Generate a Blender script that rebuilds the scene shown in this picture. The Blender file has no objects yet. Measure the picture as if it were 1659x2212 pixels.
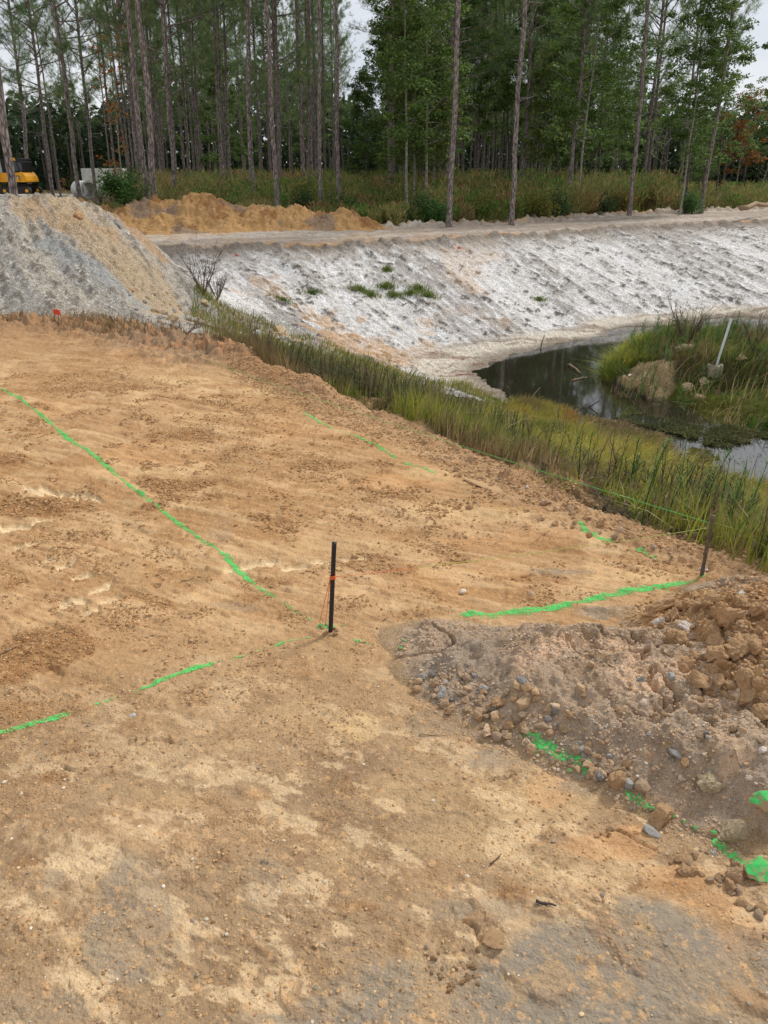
import bpy, bmesh, math, random
import numpy as np
from math import radians, sin, cos, pi
from mathutils import Vector, Matrix

random.seed(7)
RNG = np.random.default_rng(7)
scene = bpy.context.scene
col = scene.collection

# ------------------------------------------------------------------ camera
F = 1650.0                       # focal length in units of a 1659 x 2212 picture
EYE = 1.70
PITCH = math.atan((1106.0 - 372.0) / F)
cam_data = bpy.data.cameras.new('camera')
cam = bpy.data.objects.new('camera', cam_data)
col.objects.link(cam)
cam.location = (0, 0, EYE)
cam.rotation_euler = (pi / 2 - PITCH, 0, 0)
cam_data.sensor_fit = 'VERTICAL'
cam_data.sensor_height = 34.6
cam_data.lens = 34.6 * F / 2212.0
cam_data.clip_start = 0.05
cam_data.clip_end = 3000
scene.camera = cam

# ------------------------------------------------------------------ sky, sun, exposure
SUN_EL, SUN_AZ = radians(46), radians(48)      # azimuth clockwise from +Y
world = bpy.data.worlds.new('World')
scene.world = world
world.use_nodes = True
nt = world.node_tree
nt.nodes.clear()
wo = nt.nodes.new('ShaderNodeOutputWorld')
bg = nt.nodes.new('ShaderNodeBackground')
bg.inputs['Strength'].default_value = 0.10
sky = nt.nodes.new('ShaderNodeTexSky')
sky.sky_type = 'NISHITA'
sky.sun_disc = False
sky.sun_elevation = SUN_EL
sky.sun_rotation = SUN_AZ
tc = nt.nodes.new('ShaderNodeTexCoord')
mp = nt.nodes.new('ShaderNodeMapping')
mp.inputs['Scale'].default_value = (1.0, 1.0, 3.2)
nz = nt.nodes.new('ShaderNodeTexNoise')
nz.inputs['Scale'].default_value = 2.6
nz.inputs['Detail'].default_value = 6
nz.inputs['Roughness'].default_value = 0.5
rmp = nt.nodes.new('ShaderNodeValToRGB')
rmp.color_ramp.elements[0].position = 0.30
rmp.color_ramp.elements[0].color = (4.3, 4.6, 5.2, 1)
rmp.color_ramp.elements[1].position = 0.66
rmp.color_ramp.elements[1].color = (6.3, 6.45, 6.7, 1)
mx = nt.nodes.new('ShaderNodeMix')
mx.data_type = 'RGBA'
mx.inputs[0].default_value = 0.92
L = nt.links.new
L(tc.outputs['Generated'], mp.inputs['Vector'])
L(mp.outputs[0], nz.inputs['Vector'])
L(nz.outputs['Fac'], rmp.inputs[0])
L(sky.outputs[0], mx.inputs[6])
L(rmp.outputs[0], mx.inputs[7])
L(mx.outputs[2], bg.inputs['Color'])
L(bg.outputs[0], wo.inputs['Surface'])

sd = bpy.data.lights.new('sun', 'SUN')
sd.energy = 2.1
sd.angle = radians(10)
sd.color = (1.0, 0.965, 0.91)
sun = bpy.data.objects.new('sun', sd)
col.objects.link(sun)
sv = Vector((sin(SUN_AZ) * cos(SUN_EL), cos(SUN_AZ) * cos(SUN_EL), sin(SUN_EL)))
sun.rotation_euler = sv.to_track_quat('Z', 'Y').to_euler()
sun.location = (0, 0, 60)
scene.view_settings.view_transform = 'Standard'
scene.view_settings.look = 'None'
scene.view_settings.gamma = 1
scene.view_settings.exposure = 0.5

# ------------------------------------------------------------------ projection of survey points
CP_, SP_ = cos(PITCH), sin(PITCH)
def ray(u, v):
    x = (u - 829.5) / F
    y = (1106.0 - v) / F
    return np.array([x, CP_ + SP_ * y, -SP_ + CP_ * y])
def G(u, v, z=0.0):
    """point of the place on the level z that was surveyed at picture point u, v"""
    d = ray(u, v)
    t = (z - EYE) / d[2]
    return np.array([d[0] * t, d[1] * t, z])
KD = 0.75                       # depth of the pond basin relative to the survey levels
def G2(u, v, z=0.0):
    return G(u, v, z * KD if z < 0 else z)[:2]
def AT(u, v, dist):
    d = ray(u, v)
    t = dist / d[1]
    return np.array([d[0] * t, dist, EYE + d[2] * t])
def PX(m, d):            # metres at distance d -> picture units
    return m * F / d

# ------------------------------------------------------------------ numpy noise
def _h(ix, iy, seed):
    with np.errstate(over='ignore'):
        n = ix.astype(np.uint32) * np.uint32(374761393) + iy.astype(np.uint32) * np.uint32(668265263) + np.uint32((seed * 2246822519) & 0xffffffff)
        n = (n ^ (n >> np.uint32(13))) * np.uint32(1274126177)
        n = n ^ (n >> np.uint32(16))
    return n.astype(np.float32) * np.float32(2.0 / 4294967295.0) - np.float32(1)
def vn(x, y, seed=0):
    x = np.asarray(x, np.float64); y = np.asarray(y, np.float64)
    fx = np.floor(x); fy = np.floor(y)
    ix = fx.astype(np.int64); iy = fy.astype(np.int64)
    tx = (x - fx).astype(np.float32); ty = (y - fy).astype(np.float32)
    tx = tx * tx * (3 - 2 * tx); ty = ty * ty * (3 - 2 * ty)
    a = _h(ix, iy, seed); b = _h(ix + 1, iy, seed); c = _h(ix, iy + 1, seed); d = _h(ix + 1, iy + 1, seed)
    return (a + (b - a) * tx) * (1 - ty) + (c + (d - c) * tx) * ty
def fbm(x, y, o=4, seed=0, g=0.5):
    s = 0; a = 1.0; t = 0
    for k in range(o):
        ca, sa = cos(0.6 * k + 0.3), sin(0.6 * k + 0.3)
        f = 2.03 ** k
        s = s + a * vn((x * ca - y * sa) * f + 17.3 * k, (x * sa + y * ca) * f - 9.1 * k, seed + k)
        t += a; a *= g
    return s / t * 1.6
def ss(a, b, x):
    t = np.clip((x - a) / (b - a), 0, 1)
    return t * t * (3 - 2 * t)
def cells(x, y, seed, jit=0.9):
    """F1 distance and cell id of a jittered lattice (round crumbs / plates)"""
    fx = np.floor(x); fy = np.floor(y)
    best = np.full(np.shape(x), 9.0, np.float32); idv = np.zeros(np.shape(x), np.float32)
    for dx in (-1, 0, 1):
        for dy in (-1, 0, 1):
            cx = (fx + dx).astype(np.int64); cy = (fy + dy).astype(np.int64)
            px = fx + dx + 0.5 + 0.5 * jit * _h(cx, cy, seed)
            py = fy + dy + 0.5 + 0.5 * jit * _h(cx, cy, seed + 5)
            d = ((x - px) ** 2 + (y - py) ** 2).astype(np.float32)
            m = d < best
            best = np.where(m, d, best); idv = np.where(m, _h(cx, cy, seed + 9), idv)
    return np.sqrt(best), idv
def lin(r, g, b, k=1.0):
    c = np.array([r, g, b], float) / 255
    return (np.where(c <= 0.04045, c / 12.92, ((c + 0.055) / 1.055) ** 2.4) * k).astype(np.float32)
ALB = 1.0
def A_(r, g, b): return lin(r, g, b, ALB)
def mixc(c, d, m):
    m = m[..., None]
    return c * (1 - m) + d * m

# ------------------------------------------------------------------ mesh helpers
def np_mesh(name, V, polys, colors=None, smooth=False):
    me = bpy.data.meshes.new(name)
    V = np.asarray(V, np.float32)
    me.vertices.add(len(V)); me.vertices.foreach_set('co', V.ravel())
    polys = [np.asarray(p, np.int32) for p in polys if len(p)]
    tot = np.concatenate([np.full(len(p), p.shape[1], np.int32) for p in polys])
    idx = np.concatenate([p.ravel() for p in polys])
    st = np.concatenate([[0], np.cumsum(tot)[:-1]]).astype(np.int32)
    me.loops.add(len(idx)); me.loops.foreach_set('vertex_index', idx)
    me.polygons.add(len(tot)); me.polygons.foreach_set('loop_start', st); me.polygons.foreach_set('loop_total', tot)
    me.polygons.foreach_set('use_smooth', np.full(len(tot), smooth))
    if colors is not None:
        at = me.color_attributes.new('Col', 'FLOAT_COLOR', 'POINT')
        c4 = np.ones((len(V), 4), np.float32); c4[:, :3] = colors
        at.data.foreach_set('color', c4.ravel())
    me.update(calc_edges=True)
    return me
class MB:
    """collects pieces of ONE mesh"""
    def __init__(s): s.V = []; s.P = {}; s.C = []; s.n = 0
    def add(s, V, *polys, c=None):
        V = np.asarray(V, np.float32)
        for p in polys:
            p = np.asarray(p, np.int64)
            if len(p): s.P.setdefault(p.shape[1], []).append(p + s.n)
        s.V.append(V); s.n += len(V)
        s.C.append(np.broadcast_to(np.asarray((1, 1, 1) if c is None else c, np.float32), (len(V), 3)))
        return s
    def mesh(s, name, smooth=False):
        return np_mesh(name, np.concatenate(s.V), [np.concatenate(p) for p in s.P.values()], np.concatenate(s.C), smooth)
    def build(s, name, mat, parent=None, smooth=False):
        return link(name, s.mesh(name, smooth), mat, parent)
def link(name, me, mat=None, parent=None):
    o = bpy.data.objects.new(name, me)
    if mat is not None and not me.materials: me.materials.append(mat)
    col.objects.link(o)
    if parent is not None: o.parent = parent
    return o
def tag(o, label=None, cat=None, group=None, kind=None):
    if label: o['label'] = label
    if cat: o['category'] = cat
    if group: o['group'] = group
    if kind: o['kind'] = kind
    return o
def thing(name, label, cat, loc=(0, 0, 0), rot=(0, 0, 0), group=None):
    o = bpy.data.objects.new(name, None); col.objects.link(o)
    o.location = loc; o.rotation_euler = rot; o.empty_display_size = 0.1
    return tag(o, label, cat, group)
def box(sx, sy, sz, c=(0, 0, 0), R=None):
    v = np.array([[x, y, z] for x in (-.5, .5) for y in (-.5, .5) for z in (-.5, .5)]) * (sx, sy, sz)
    if R is not None: v = v @ np.array(R).T
    f = [[0, 1, 3, 2], [4, 6, 7, 5], [0, 4, 5, 1], [2, 3, 7, 6], [0, 2, 6, 4], [1, 5, 7, 3]]
    return v + np.array(c), f
def bbox(sx, sy, sz, c=(0, 0, 0), bev=0.02, seg=2):
    bm = bmesh.new(); bmesh.ops.create_cube(bm, size=1)
    for v in bm.verts: v.co = Vector((v.co.x * sx, v.co.y * sy, v.co.z * sz))
    bmesh.ops.bevel(bm, geom=bm.edges[:], offset=bev, segments=seg, affect='EDGES', profile=0.6)
    bmesh.ops.triangulate(bm, faces=bm.faces[:])
    V = np.array([v.co[:] for v in bm.verts]) + np.array(c)
    bm.verts.ensure_lookup_table(); P = [[v.index for v in f.verts] for f in bm.faces]; bm.free()
    return V, P
def tube(pts, rad, n=8, cap=True):
    pts = np.asarray(pts, float); m = len(pts)
    rad = np.broadcast_to(np.asarray(rad, float), (m,))
    T = np.gradient(pts, axis=0); T /= np.linalg.norm(T, axis=1)[:, None] + 1e-9
    ref = np.array([0, 0, 1.0]) if abs(T[0, 2]) < 0.9 else np.array([1.0, 0, 0])
    X = np.cross(T, ref); X /= np.linalg.norm(X, axis=1)[:, None] + 1e-9
    Y = np.cross(T, X)
    a = np.arange(n) * 2 * pi / n
    V = pts[:, None] + rad[:, None, None] * (np.cos(a)[None, :, None] * X[:, None] + np.sin(a)[None, :, None] * Y[:, None])
    V = V.reshape(-1, 3)
    i, j = np.meshgrid(np.arange(m - 1), np.arange(n), indexing='ij')
    i = i.ravel(); j = j.ravel(); k = (j + 1) % n
    Q = np.stack([i * n + j, i * n + k, (i + 1) * n + k, (i + 1) * n + j], 1)
    if cap:
        V = np.concatenate([V, pts[:1], pts[-1:]])
        jj = np.arange(n); kk = (jj + 1) % n
        Tt = np.concatenate([np.stack([kk, jj, np.full(n, m * n)], 1), np.stack([(m - 1) * n + jj, (m - 1) * n + kk, np.full(n, m * n + 1)], 1)])
        return V, Q, Tt
    return V, Q
def prism(pts2, depth, axis='y'):
    """closed outline (x,z) extruded along y by depth, centred"""
    p = np.asarray(pts2, float); n = len(p)
    V = np.concatenate([np.stack([p[:, 0], np.full(n, -depth / 2), p[:, 1]], 1), np.stack([p[:, 0], np.full(n, depth / 2), p[:, 1]], 1)])
    i = np.arange(n); j = (i + 1) % n
    Q = np.stack([i, i + n, j + n, j], 1)
    cf = np.concatenate([p.mean(0)])
    V = np.concatenate([V, [[cf[0], -depth / 2, cf[1]], [cf[0], depth / 2, cf[1]]]])
    T = np.concatenate([np.stack([i, j, np.full(n, 2 * n)], 1), np.stack([j + n, i + n, np.full(n, 2 * n + 1)], 1)])
    return V, Q, T

# ------------------------------------------------------------------ materials
def nmat(name):
    m = bpy.data.materials.new(name); m.use_nodes = True
    t = m.node_tree; b = t.nodes['Principled BSDF']
    b.inputs['Specular IOR Level'].default_value = 0.3
    return m, t, b
def N(t, kind, **kw):
    n = t.nodes.new(kind)
    for k, v in kw.items():
        if k in n.inputs: n.inputs[k].default_value = v
        else: setattr(n, k, v)
    return n
def mult_noise(t, coord, base_out, scale, lo, hi, detail=4, rough=0.6, mapping=None):
    nzz = N(t, 'ShaderNodeTexNoise', Scale=scale, Detail=detail, Roughness=rough)
    t.links.new(coord, nzz.inputs['Vector'])
    mr = N(t, 'ShaderNodeMapRange'); mr.inputs[1].default_value = 0.3; mr.inputs[2].default_value = 0.7
    mr.inputs[3].default_value = lo; mr.inputs[4].default_value = hi
    t.links.new(nzz.outputs['Fac'], mr.inputs[0])
    mm = N(t, 'ShaderNodeVectorMath', operation='SCALE')
    t.links.new(base_out, mm.inputs[0]); t.links.new(mr.outputs[0], mm.inputs['Scale'])
    return mm.outputs[0], nzz.outputs['Fac']
def earth_mat(name, scales=(45, 160), amt=(0.25, 0.3), bumpd=0.012, rough=0.92, spec=0.2):
    m, t, b = nmat(name)
    at = N(t, 'ShaderNodeVertexColor', layer_name='Col')
    co = N(t, 'ShaderNodeTexCoord').outputs['Object']
    c, f1 = mult_noise(t, co, at.outputs['Color'], scales[0], 1 - amt[0], 1 + amt[0], 6, 0.7)
    c, f2 = mult_noise(t, co, c, scales[1], 1 - amt[1], 1 + amt[1], 3, 0.6)
    t.links.new(c, b.inputs['Base Color'])
    b.inputs['Roughness'].default_value = rough
    b.inputs['Specular IOR Level'].default_value = spec
    vo = N(t, 'ShaderNodeTexVoronoi', Scale=scales[1] * 0.7)
    t.links.new(co, vo.inputs['Vector'])
    ad = N(t, 'ShaderNodeMath', operation='MULTIPLY_ADD'); ad.inputs[1].default_value = 0.8
    t.links.new(f1, ad.inputs[0]); t.links.new(f2, ad.inputs[2])
    ad2 = N(t, 'ShaderNodeMath', operation='MULTIPLY_ADD'); ad2.inputs[1].default_value = -0.35
    t.links.new(vo.outputs['Distance'], ad2.inputs[0]); t.links.new(ad.outputs[0], ad2.inputs[2])
    bu = N(t, 'ShaderNodeBump', Strength=1.0, Distance=bumpd)
    t.links.new(ad2.outputs[0], bu.inputs['Height']); t.links.new(bu.outputs[0], b.inputs['Normal'])
    return m
M = {}
M['pad'] = earth_mat('clay_soil', (38, 150), (0.16, 0.10), 0.006)
M['bank'] = earth_mat('chalky_bank', (7, 30), (0.25, 0.32), 0.06)
M['road'] = earth_mat('track_soil', (3, 22), (0.1, 0.16), 0.03)
M['litter'] = earth_mat('forest_litter', (3, 20), (0.4, 0.4), 0.08)
M['spoil'] = earth_mat('spoil_soil', (60, 220), (0.18, 0.24), 0.009)
M['mound'] = earth_mat('mound_soil', (12, 46), (0.2, 0.28), 0.05)
def attr_mat(name, rough=0.7, trans=0.0, var=0.25, spec=0.25):
    m, t, b = nmat(name)
    at = N(t, 'ShaderNodeVertexColor', layer_name='Col')
    oi = N(t, 'ShaderNodeObjectInfo')
    mr = N(t, 'ShaderNodeMapRange'); mr.inputs[3].default_value = 1 - var; mr.inputs[4].default_value = 1 + var
    t.links.new(oi.outputs['Random'], mr.inputs[0])
    mm = N(t, 'ShaderNodeVectorMath', operation='SCALE')
    t.links.new(at.outputs['Color'], mm.inputs[0]); t.links.new(mr.outputs[0], mm.inputs['Scale'])
    t.links.new(mm.outputs[0], b.inputs['Base Color'])
    b.inputs['Roughness'].default_value = rough
    b.inputs['Specular IOR Level'].default_value = spec
    if trans:
        tr = N(t, 'ShaderNodeBsdfTranslucent'); t.links.new(mm.outputs[0], tr.inputs['Color'])
        ms = N(t, 'ShaderNodeMixShader'); ms.inputs[0].default_value = trans
        t.links.new(b.outputs[0], ms.inputs[1]); t.links.new(tr.outputs[0], ms.inputs[2])
        t.links.new(ms.outputs[0], t.nodes['Material Output'].inputs['Surface'])
    return m
M['leaf'] = attr_mat('leaf', 0.6, 0.35, 0.12)
M['needle'] = attr_mat('pine_needles', 0.55, 0.35, 0.15)
M['grass'] = attr_mat('grass_blade', 0.7, 0.35, 0.0)
M['twig'] = attr_mat('twig', 0.85, 0, 0.1)
def bark_mat(name, c1, c2, sc=(9, 9, 2.2)):
    m, t, b = nmat(name)
    co = N(t, 'ShaderNodeTexCoord').outputs['Object']
    mpn = N(t, 'ShaderNodeMapping'); mpn.inputs['Scale'].default_value = sc
    t.links.new(co, mpn.inputs[0])
    vo = N(t, 'ShaderNodeTexVoronoi', Scale=2.2, feature='DISTANCE_TO_EDGE'); t.links.new(mpn.outputs[0], vo.inputs['Vector'])
    nn = N(t, 'ShaderNodeTexNoise', Scale=2.0, Detail=6, Roughness=0.7); t.links.new(mpn.outputs[0], nn.inputs['Vector'])
    ad = N(t, 'ShaderNodeMath', operation='MULTIPLY_ADD'); ad.inputs[1].default_value = 1.1; ad.inputs[2].default_value = -0.05
    t.links.new(vo.outputs[0], ad.inputs[0])
    a2 = N(t, 'ShaderNodeMath', operation='ADD'); t.links.new(ad.outputs[0], a2.inputs[0]); t.links.new(nn.outputs['Fac'], a2.inputs[1])
    rp = N(t, 'ShaderNodeValToRGB')
    rp.color_ramp.elements[0].position = 0.42; rp.color_ramp.elements[0].color = (*c1, 1)
    rp.color_ramp.elements[1].position = 0.85; rp.color_ramp.elements[1].color = (*c2, 1)
    t.links.new(a2.outputs[0], rp.inputs[0]); t.links.new(rp.outputs[0], b.inputs['Base Color'])
    b.inputs['Roughness'].default_value = 0.9
    bu = N(t, 'ShaderNodeBump', Strength=1.0, Distance=0.03); t.links.new(a2.outputs[0], bu.inputs['Height']); t.links.new(bu.outputs[0], b.inputs['Normal'])
    return m
M['pine_bark'] = bark_mat('pine_bark', lin(84, 74, 70), lin(176, 162, 156))
M['pale_bark'] = bark_mat('pale_bark', lin(105, 100, 90), lin(190, 184, 170), (6, 6, 8))
M['grey_bark'] = bark_mat('grey_bark', lin(70, 66, 60), lin(135, 128, 118), (8, 8, 4))
def plain(name, c, rough=0.5, metal=0, bump=0, nscale=20, var=0.12, spec=0.4):
    m, t, b = nmat(name)
    co = N(t, 'ShaderNodeTexCoord').outputs['Object']
    rgb = N(t, 'ShaderNodeRGB'); rgb.outputs[0].default_value = (*c, 1)
    o, f = mult_noise(t, co, rgb.outputs[0], nscale, 1 - var, 1 + var, 5, 0.65)
    t.links.new(o, b.inputs['Base Color'])
    b.inputs['Roughness'].default_value = rough; b.inputs['Metallic'].default_value = metal; b.inputs['Specular IOR Level'].default_value = spec
    if bump:
        bu = N(t, 'ShaderNodeBump', Strength=1.0, Distance=bump); t.links.new(f, bu.inputs['Height']); t.links.new(bu.outputs[0], b.inputs['Normal'])
    return m
def stone_mat(name, cols, nscale=30, rough=0.85, bump=0.004):
    """colour differs from stone to stone (object random) and blotches within one"""
    m, t, b = nmat(name)
    co = N(t, 'ShaderNodeTexCoord').outputs['Object']
    oi = N(t, 'ShaderNodeObjectInfo')
    nn = N(t, 'ShaderNodeTexNoise', Scale=nscale, Detail=6, Roughness=0.7, noise_dimensions='4D')
    t.links.new(co, nn.inputs['Vector'])
    sc = N(t, 'ShaderNodeMath', operation='MULTIPLY'); sc.inputs[1].default_value = 40; t.links.new(oi.outputs['Random'], sc.inputs[0]); t.links.new(sc.outputs[0], nn.inputs['W'])
    rp = N(t, 'ShaderNodeValToRGB')
    el = rp.color_ramp.elements
    for i, c in enumerate(cols):
        p = i / (len(cols) - 1)
        e = el[0] if i == 0 else (el[1] if i == len(cols) - 1 else el.new(p))
        e.position = p; e.color = (*c, 1)
    if len(cols) > 2: pass
    a = N(t, 'ShaderNodeMath', operation='MULTIPLY_ADD'); a.inputs[1].default_value = 1.3; a.inputs[2].default_value = -0.65
    t.links.new(nn.outputs['Fac'], a.inputs[0])
    a2 = N(t, 'ShaderNodeMath', operation='ADD'); t.links.new(a.outputs[0], a2.inputs[0]); t.links.new(oi.outputs['Random'], a2.inputs[1])
    t.links.new(a2.outputs[0], rp.inputs[0])
    t.links.new(rp.outputs[0], b.inputs['Base Color'])
    b.inputs['Roughness'].default_value = rough
    bu = N(t, 'ShaderNodeBump', Strength=1.0, Distance=bump); t.links.new(nn.outputs['Fac'], bu.inputs['Height']); t.links.new(bu.outputs[0], b.inputs['Normal'])
    return m
M['stone'] = stone_mat('river_stone', [lin(166, 142, 116, ALB), lin(206, 166, 122, ALB), lin(158, 144, 130, ALB), lin(218, 180, 136, ALB)])
M['clod'] = stone_mat('clay_clod', [lin(196, 158, 116, ALB), lin(226, 184, 134, ALB), lin(206, 166, 124, ALB)], 22, 0.95, 0.008)
M['grey_stone'] = stone_mat('grey_stone', [lin(140, 132, 124, ALB), lin(178, 174, 168, ALB)])
M['white_stone'] = stone_mat('white_stone', [lin(190, 188, 182, ALB), lin(225, 222, 215, ALB)])
M['tan_rock'] = stone_mat('tan_rock', [lin(186, 160, 124, ALB), lin(216, 194, 158, ALB)], 8, 0.9, 0.02)
M['paint'] = plain('green_marking_paint', lin(84, 214, 104, 0.85), 0.75, nscale=90, var=0.3, bump=0.002)
M['paint_dust'] = plain('thin_green_paint', lin(140, 186, 104, 0.85), 0.85, nscale=90, var=0.3, bump=0.002)
def paint_mat(name, c):
    m, t, b = nmat(name)
    at = N(t, 'ShaderNodeVertexColor', layer_name='Col'); sp = N(t, 'ShaderNodeSeparateColor'); t.links.new(at.outputs['Color'], sp.inputs[0])
    co = N(t, 'ShaderNodeTexCoord').outputs['Object']
    n1 = N(t, 'ShaderNodeTexNoise', Scale=120.0, Detail=6, Roughness=0.8); t.links.new(co, n1.inputs['Vector'])
    n2 = N(t, 'ShaderNodeTexNoise', Scale=34.0, Detail=4, Roughness=0.7); t.links.new(co, n2.inputs['Vector'])
    a1 = N(t, 'ShaderNodeMath', operation='MULTIPLY_ADD'); a1.inputs[1].default_value = 4.2; t.links.new(n1.outputs['Fac'], a1.inputs[0]); t.links.new(sp.outputs[0], a1.inputs[2])
    a2 = N(t, 'ShaderNodeMath', operation='MULTIPLY_ADD'); a2.inputs[1].default_value = 1.8; t.links.new(n2.outputs['Fac'], a2.inputs[0]); t.links.new(a1.outputs[0], a2.inputs[2])
    mr = N(t, 'ShaderNodeMapRange', interpolation_type='SMOOTHSTEP'); mr.inputs[1].default_value = 2.75; mr.inputs[2].default_value = 3.75; mr.inputs[3].default_value = 0; mr.inputs[4].default_value = .96
    t.links.new(a2.outputs[0], mr.inputs[0])
    b.inputs['Base Color'].default_value = (*c, 1); b.inputs['Roughness'].default_value = .85; b.inputs['Specular IOR Level'].default_value = .1
    tr = N(t, 'ShaderNodeBsdfTransparent'); ms = N(t, 'ShaderNodeMixShader')
    t.links.new(mr.outputs[0], ms.inputs[0]); t.links.new(tr.outputs[0], ms.inputs[1]); t.links.new(b.outputs[0], ms.inputs[2]); t.links.new(ms.outputs[0], t.nodes['Material Output'].inputs['Surface'])
    return m
M['spray'] = paint_mat('sprayed_paint', lin(98, 214, 112, .9))
M['stick'] = plain('dry_stick', lin(150, 125, 95), 0.9, nscale=60, var=0.3)
M['dark_stick'] = plain('wet_stick', lin(70, 60, 52), 0.8, nscale=60, var=0.3)
# ------------------------------------------------------------------ terrain levels (survey points u, v, level)
NEAR_EDGE = [(470, 762), (560, 800), (660, 838), (760, 866), (860, 905), (960, 945), (1060, 990), (1160, 1045), (1280, 1105), (1400, 1150), (1520, 1192), (1659, 1245)]
CREST = [(310, 538), (400, 534), (520, 532), (640, 530), (760, 528), (880, 522), (1000, 514), (1100, 508), (1220, 500), (1340, 494), (1460, 488), (1560, 482), (1659, 477)]
ROADFAR = [(0, 500), (200, 500), (400, 498), (600, 498), (760, 499), (860, 497), (960, 492), (1100, 488), (1200, 481), (1320, 471), (1440, 464), (1550, 459), (1659, 456)]
NE = np.array([G2(*p) for p in NEAR_EDGE]); CR = np.array([G2(*p) for p in CREST]); RF = np.array([G2(*p) for p in ROADFAR])
NE_EXT = np.array([[2.35, 2.1], [3.4, 0.4], [6.0, -4.0]])
CR_EXT = np.array([[24, 36], [40, 42], [60, 44]])
CR_L = np.array([[-7.5, 17.6], [-6.5, 14.5]])
RF_EXT = np.array([[26, 44], [42, 51], [62, 54]]); RF_L = np.array([[-40, 26]])
WATER = -2.40 * KD
ctrl = []
for p in NE: ctrl.append((p[0], p[1], 0.0))
for p in NE_EXT: ctrl.append((p[0], p[1], 0.0))
for p in CR: ctrl.append((p[0], p[1], 0.0))
for p in CR_EXT: ctrl.append((p[0], p[1], 0.0))
for p in RF: ctrl.append((p[0], p[1], 0.05))
for p in RF_EXT: ctrl.append((p[0], p[1], 0.05))
def c_(u, v, z):
    z = z * KD if z < 0 else z
    g = G(u, v, z); ctrl.append((g[0], g[1], z))
for u, v in [(0, 2212), (830, 2212), (1659, 2212), (0, 1500), (0, 1100), (0, 800), (830, 1500), (400, 1000), (700, 920), (0, 715), (250, 725), (1250, 1230), (1000, 1100), (1659, 1600), (400, 745), (1300, 1900), (550, 1300), (1450, 1235)]:
    c_(u, v, 0.0)
for p in [(-3, 5), (-6, 8), (-12, 8), (-9, 12), (-12, 16), (-8, 19), (-14, 21), (-20, 14), (-30, 5), (0, -6), (-12, -10), (0, 0.3), (2.0, 0.6), (-2, 0.5), (-20, -20), (10, -25), (20, -25)]:
    ctrl.append((*p, 0.0))
for p in [(-30, 40), (-10, 40), (5, 40), (20, 60), (45, 70), (-40, 70), (0, 80), (70, 110), (-100, 110), (0, 150), (100, 200), (-200, 100), (200, 120), (-150, -100), (150, -150), (0, -150), (-200, 300), (200, 300), (0, 600), (600, 0), (-600, 0), (0, -600)]:
    ctrl.append((*p, 0.05))
# near bank, falling to the pond
for q in [(430, 690, -.3), (500, 722, -.7), (600, 745, -1.0), (700, 772, -1.15), (800, 815, -1.3), (900, 852, -1.5), (1000, 900, -1.45), (1100, 950, -1.4), (1300, 1030, -1.4), (1500, 1100, -1.4), (1650, 1140, -1.4),
          (1060, 862, -2.3), (1150, 886, -2.36), (1240, 910, -2.38), (1320, 935, -2.38), (1420, 955, -2.37), (1470, 985, -2.42), (1560, 1018, -2.42), (1659, 1038, -2.42)]:
    c_(*q)
# toe of the white slope
for q in [(600, 690, -1.3), (700, 700, -1.6), (800, 728, -1.85), (900, 748, -2.1), (1000, 757, -2.28), (1150, 748, -2.34), (1300, 725, -2.38), (1450, 707, -2.4), (1659, 684, -2.4),
          (500, 668, -0.9), (430, 640, -0.6), (700, 745, -1.6), (780, 770, -1.75), (860, 795, -2.05), (950, 800, -2.28), (1010, 808, -2.36), (1100, 790, -2.42)]:
    c_(*q)
# pond floor
for q in [(1200, 780, -2.65), (1150, 830, -2.62), (1250, 860, -2.62), (1400, 740, -2.8), (1600, 720, -2.8), (1500, 940, -2.6), (1650, 985, -2.6)]:
    c_(*q)
for p in [(12, 14, -2.8), (18, 20, -2.9), (26, 24, -2.9), (40, 20, -2.9), (12, 6, -2.8), (20, 4, -2.9), (28, 32, -2.4), (45, 37, -2.4), (9.5, 3.5, -2.5), (13, -3, -2.5), (60, 10, -2.9), (60, 30, -2.9)]:
    ctrl.append((p[0], p[1], p[2] * KD))
ctrl = np.array(ctrl)
def rbf_fit(P):
    d = np.sqrt(((P[:, None, :2] - P[None, :, :2]) ** 2).sum(-1))
    n = len(P); A = np.zeros((n + 3, n + 3)); A[:n, :n] = d + np.eye(n) * 1e-3
    A[:n, n] = 1; A[:n, n + 1:] = P[:, :2]; A[n, :n] = 1; A[n + 1:, :n] = P[:, :2].T
    w = np.linalg.solve(A, np.concatenate([P[:, 2], [0, 0, 0]]))
    return (P[:, :2].astype(np.float32), w)
def rbf_eval(fit, x, y):
    P, w = fit; x = x.astype(np.float32); y = y.astype(np.float32)
    s = np.full(x.shape, w[len(P)]) + w[len(P) + 1] * x + w[len(P) + 2] * y
    for (px, py), wi in zip(P, w):
        s += np.float32(wi) * np.sqrt((x - px) ** 2 + (y - py) ** 2)
    return s
TFIT = rbf_fit(ctrl)
def poly_sd(x, y, poly):
    """signed distance, positive inside"""
    p = np.asarray(poly, np.float32); x = x.astype(np.float32); y = y.astype(np.float32)
    best = np.full(x.shape, 1e9, np.float32); ins = np.zeros(x.shape, bool)
    for i in range(len(p)):
        a = p[i]; b = p[(i + 1) % len(p)]; e = b - a
        t = np.clip(((x - a[0]) * e[0] + (y - a[1]) * e[1]) / (e @ e + 1e-12), 0, 1)
        best = np.minimum(best, (x - a[0] - t * e[0]) ** 2 + (y - a[1] - t * e[1]) ** 2)
        cnd = ((a[1] > y) != (b[1] > y))
        with np.errstate(divide='ignore', invalid='ignore'):
            xi = (b[0] - a[0]) * (y - a[1]) / (b[1] - a[1] + 1e-12) + a[0]
        ins ^= cnd & (x < xi)
    d = np.sqrt(best)
    return np.where(ins, d, -d)
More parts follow.
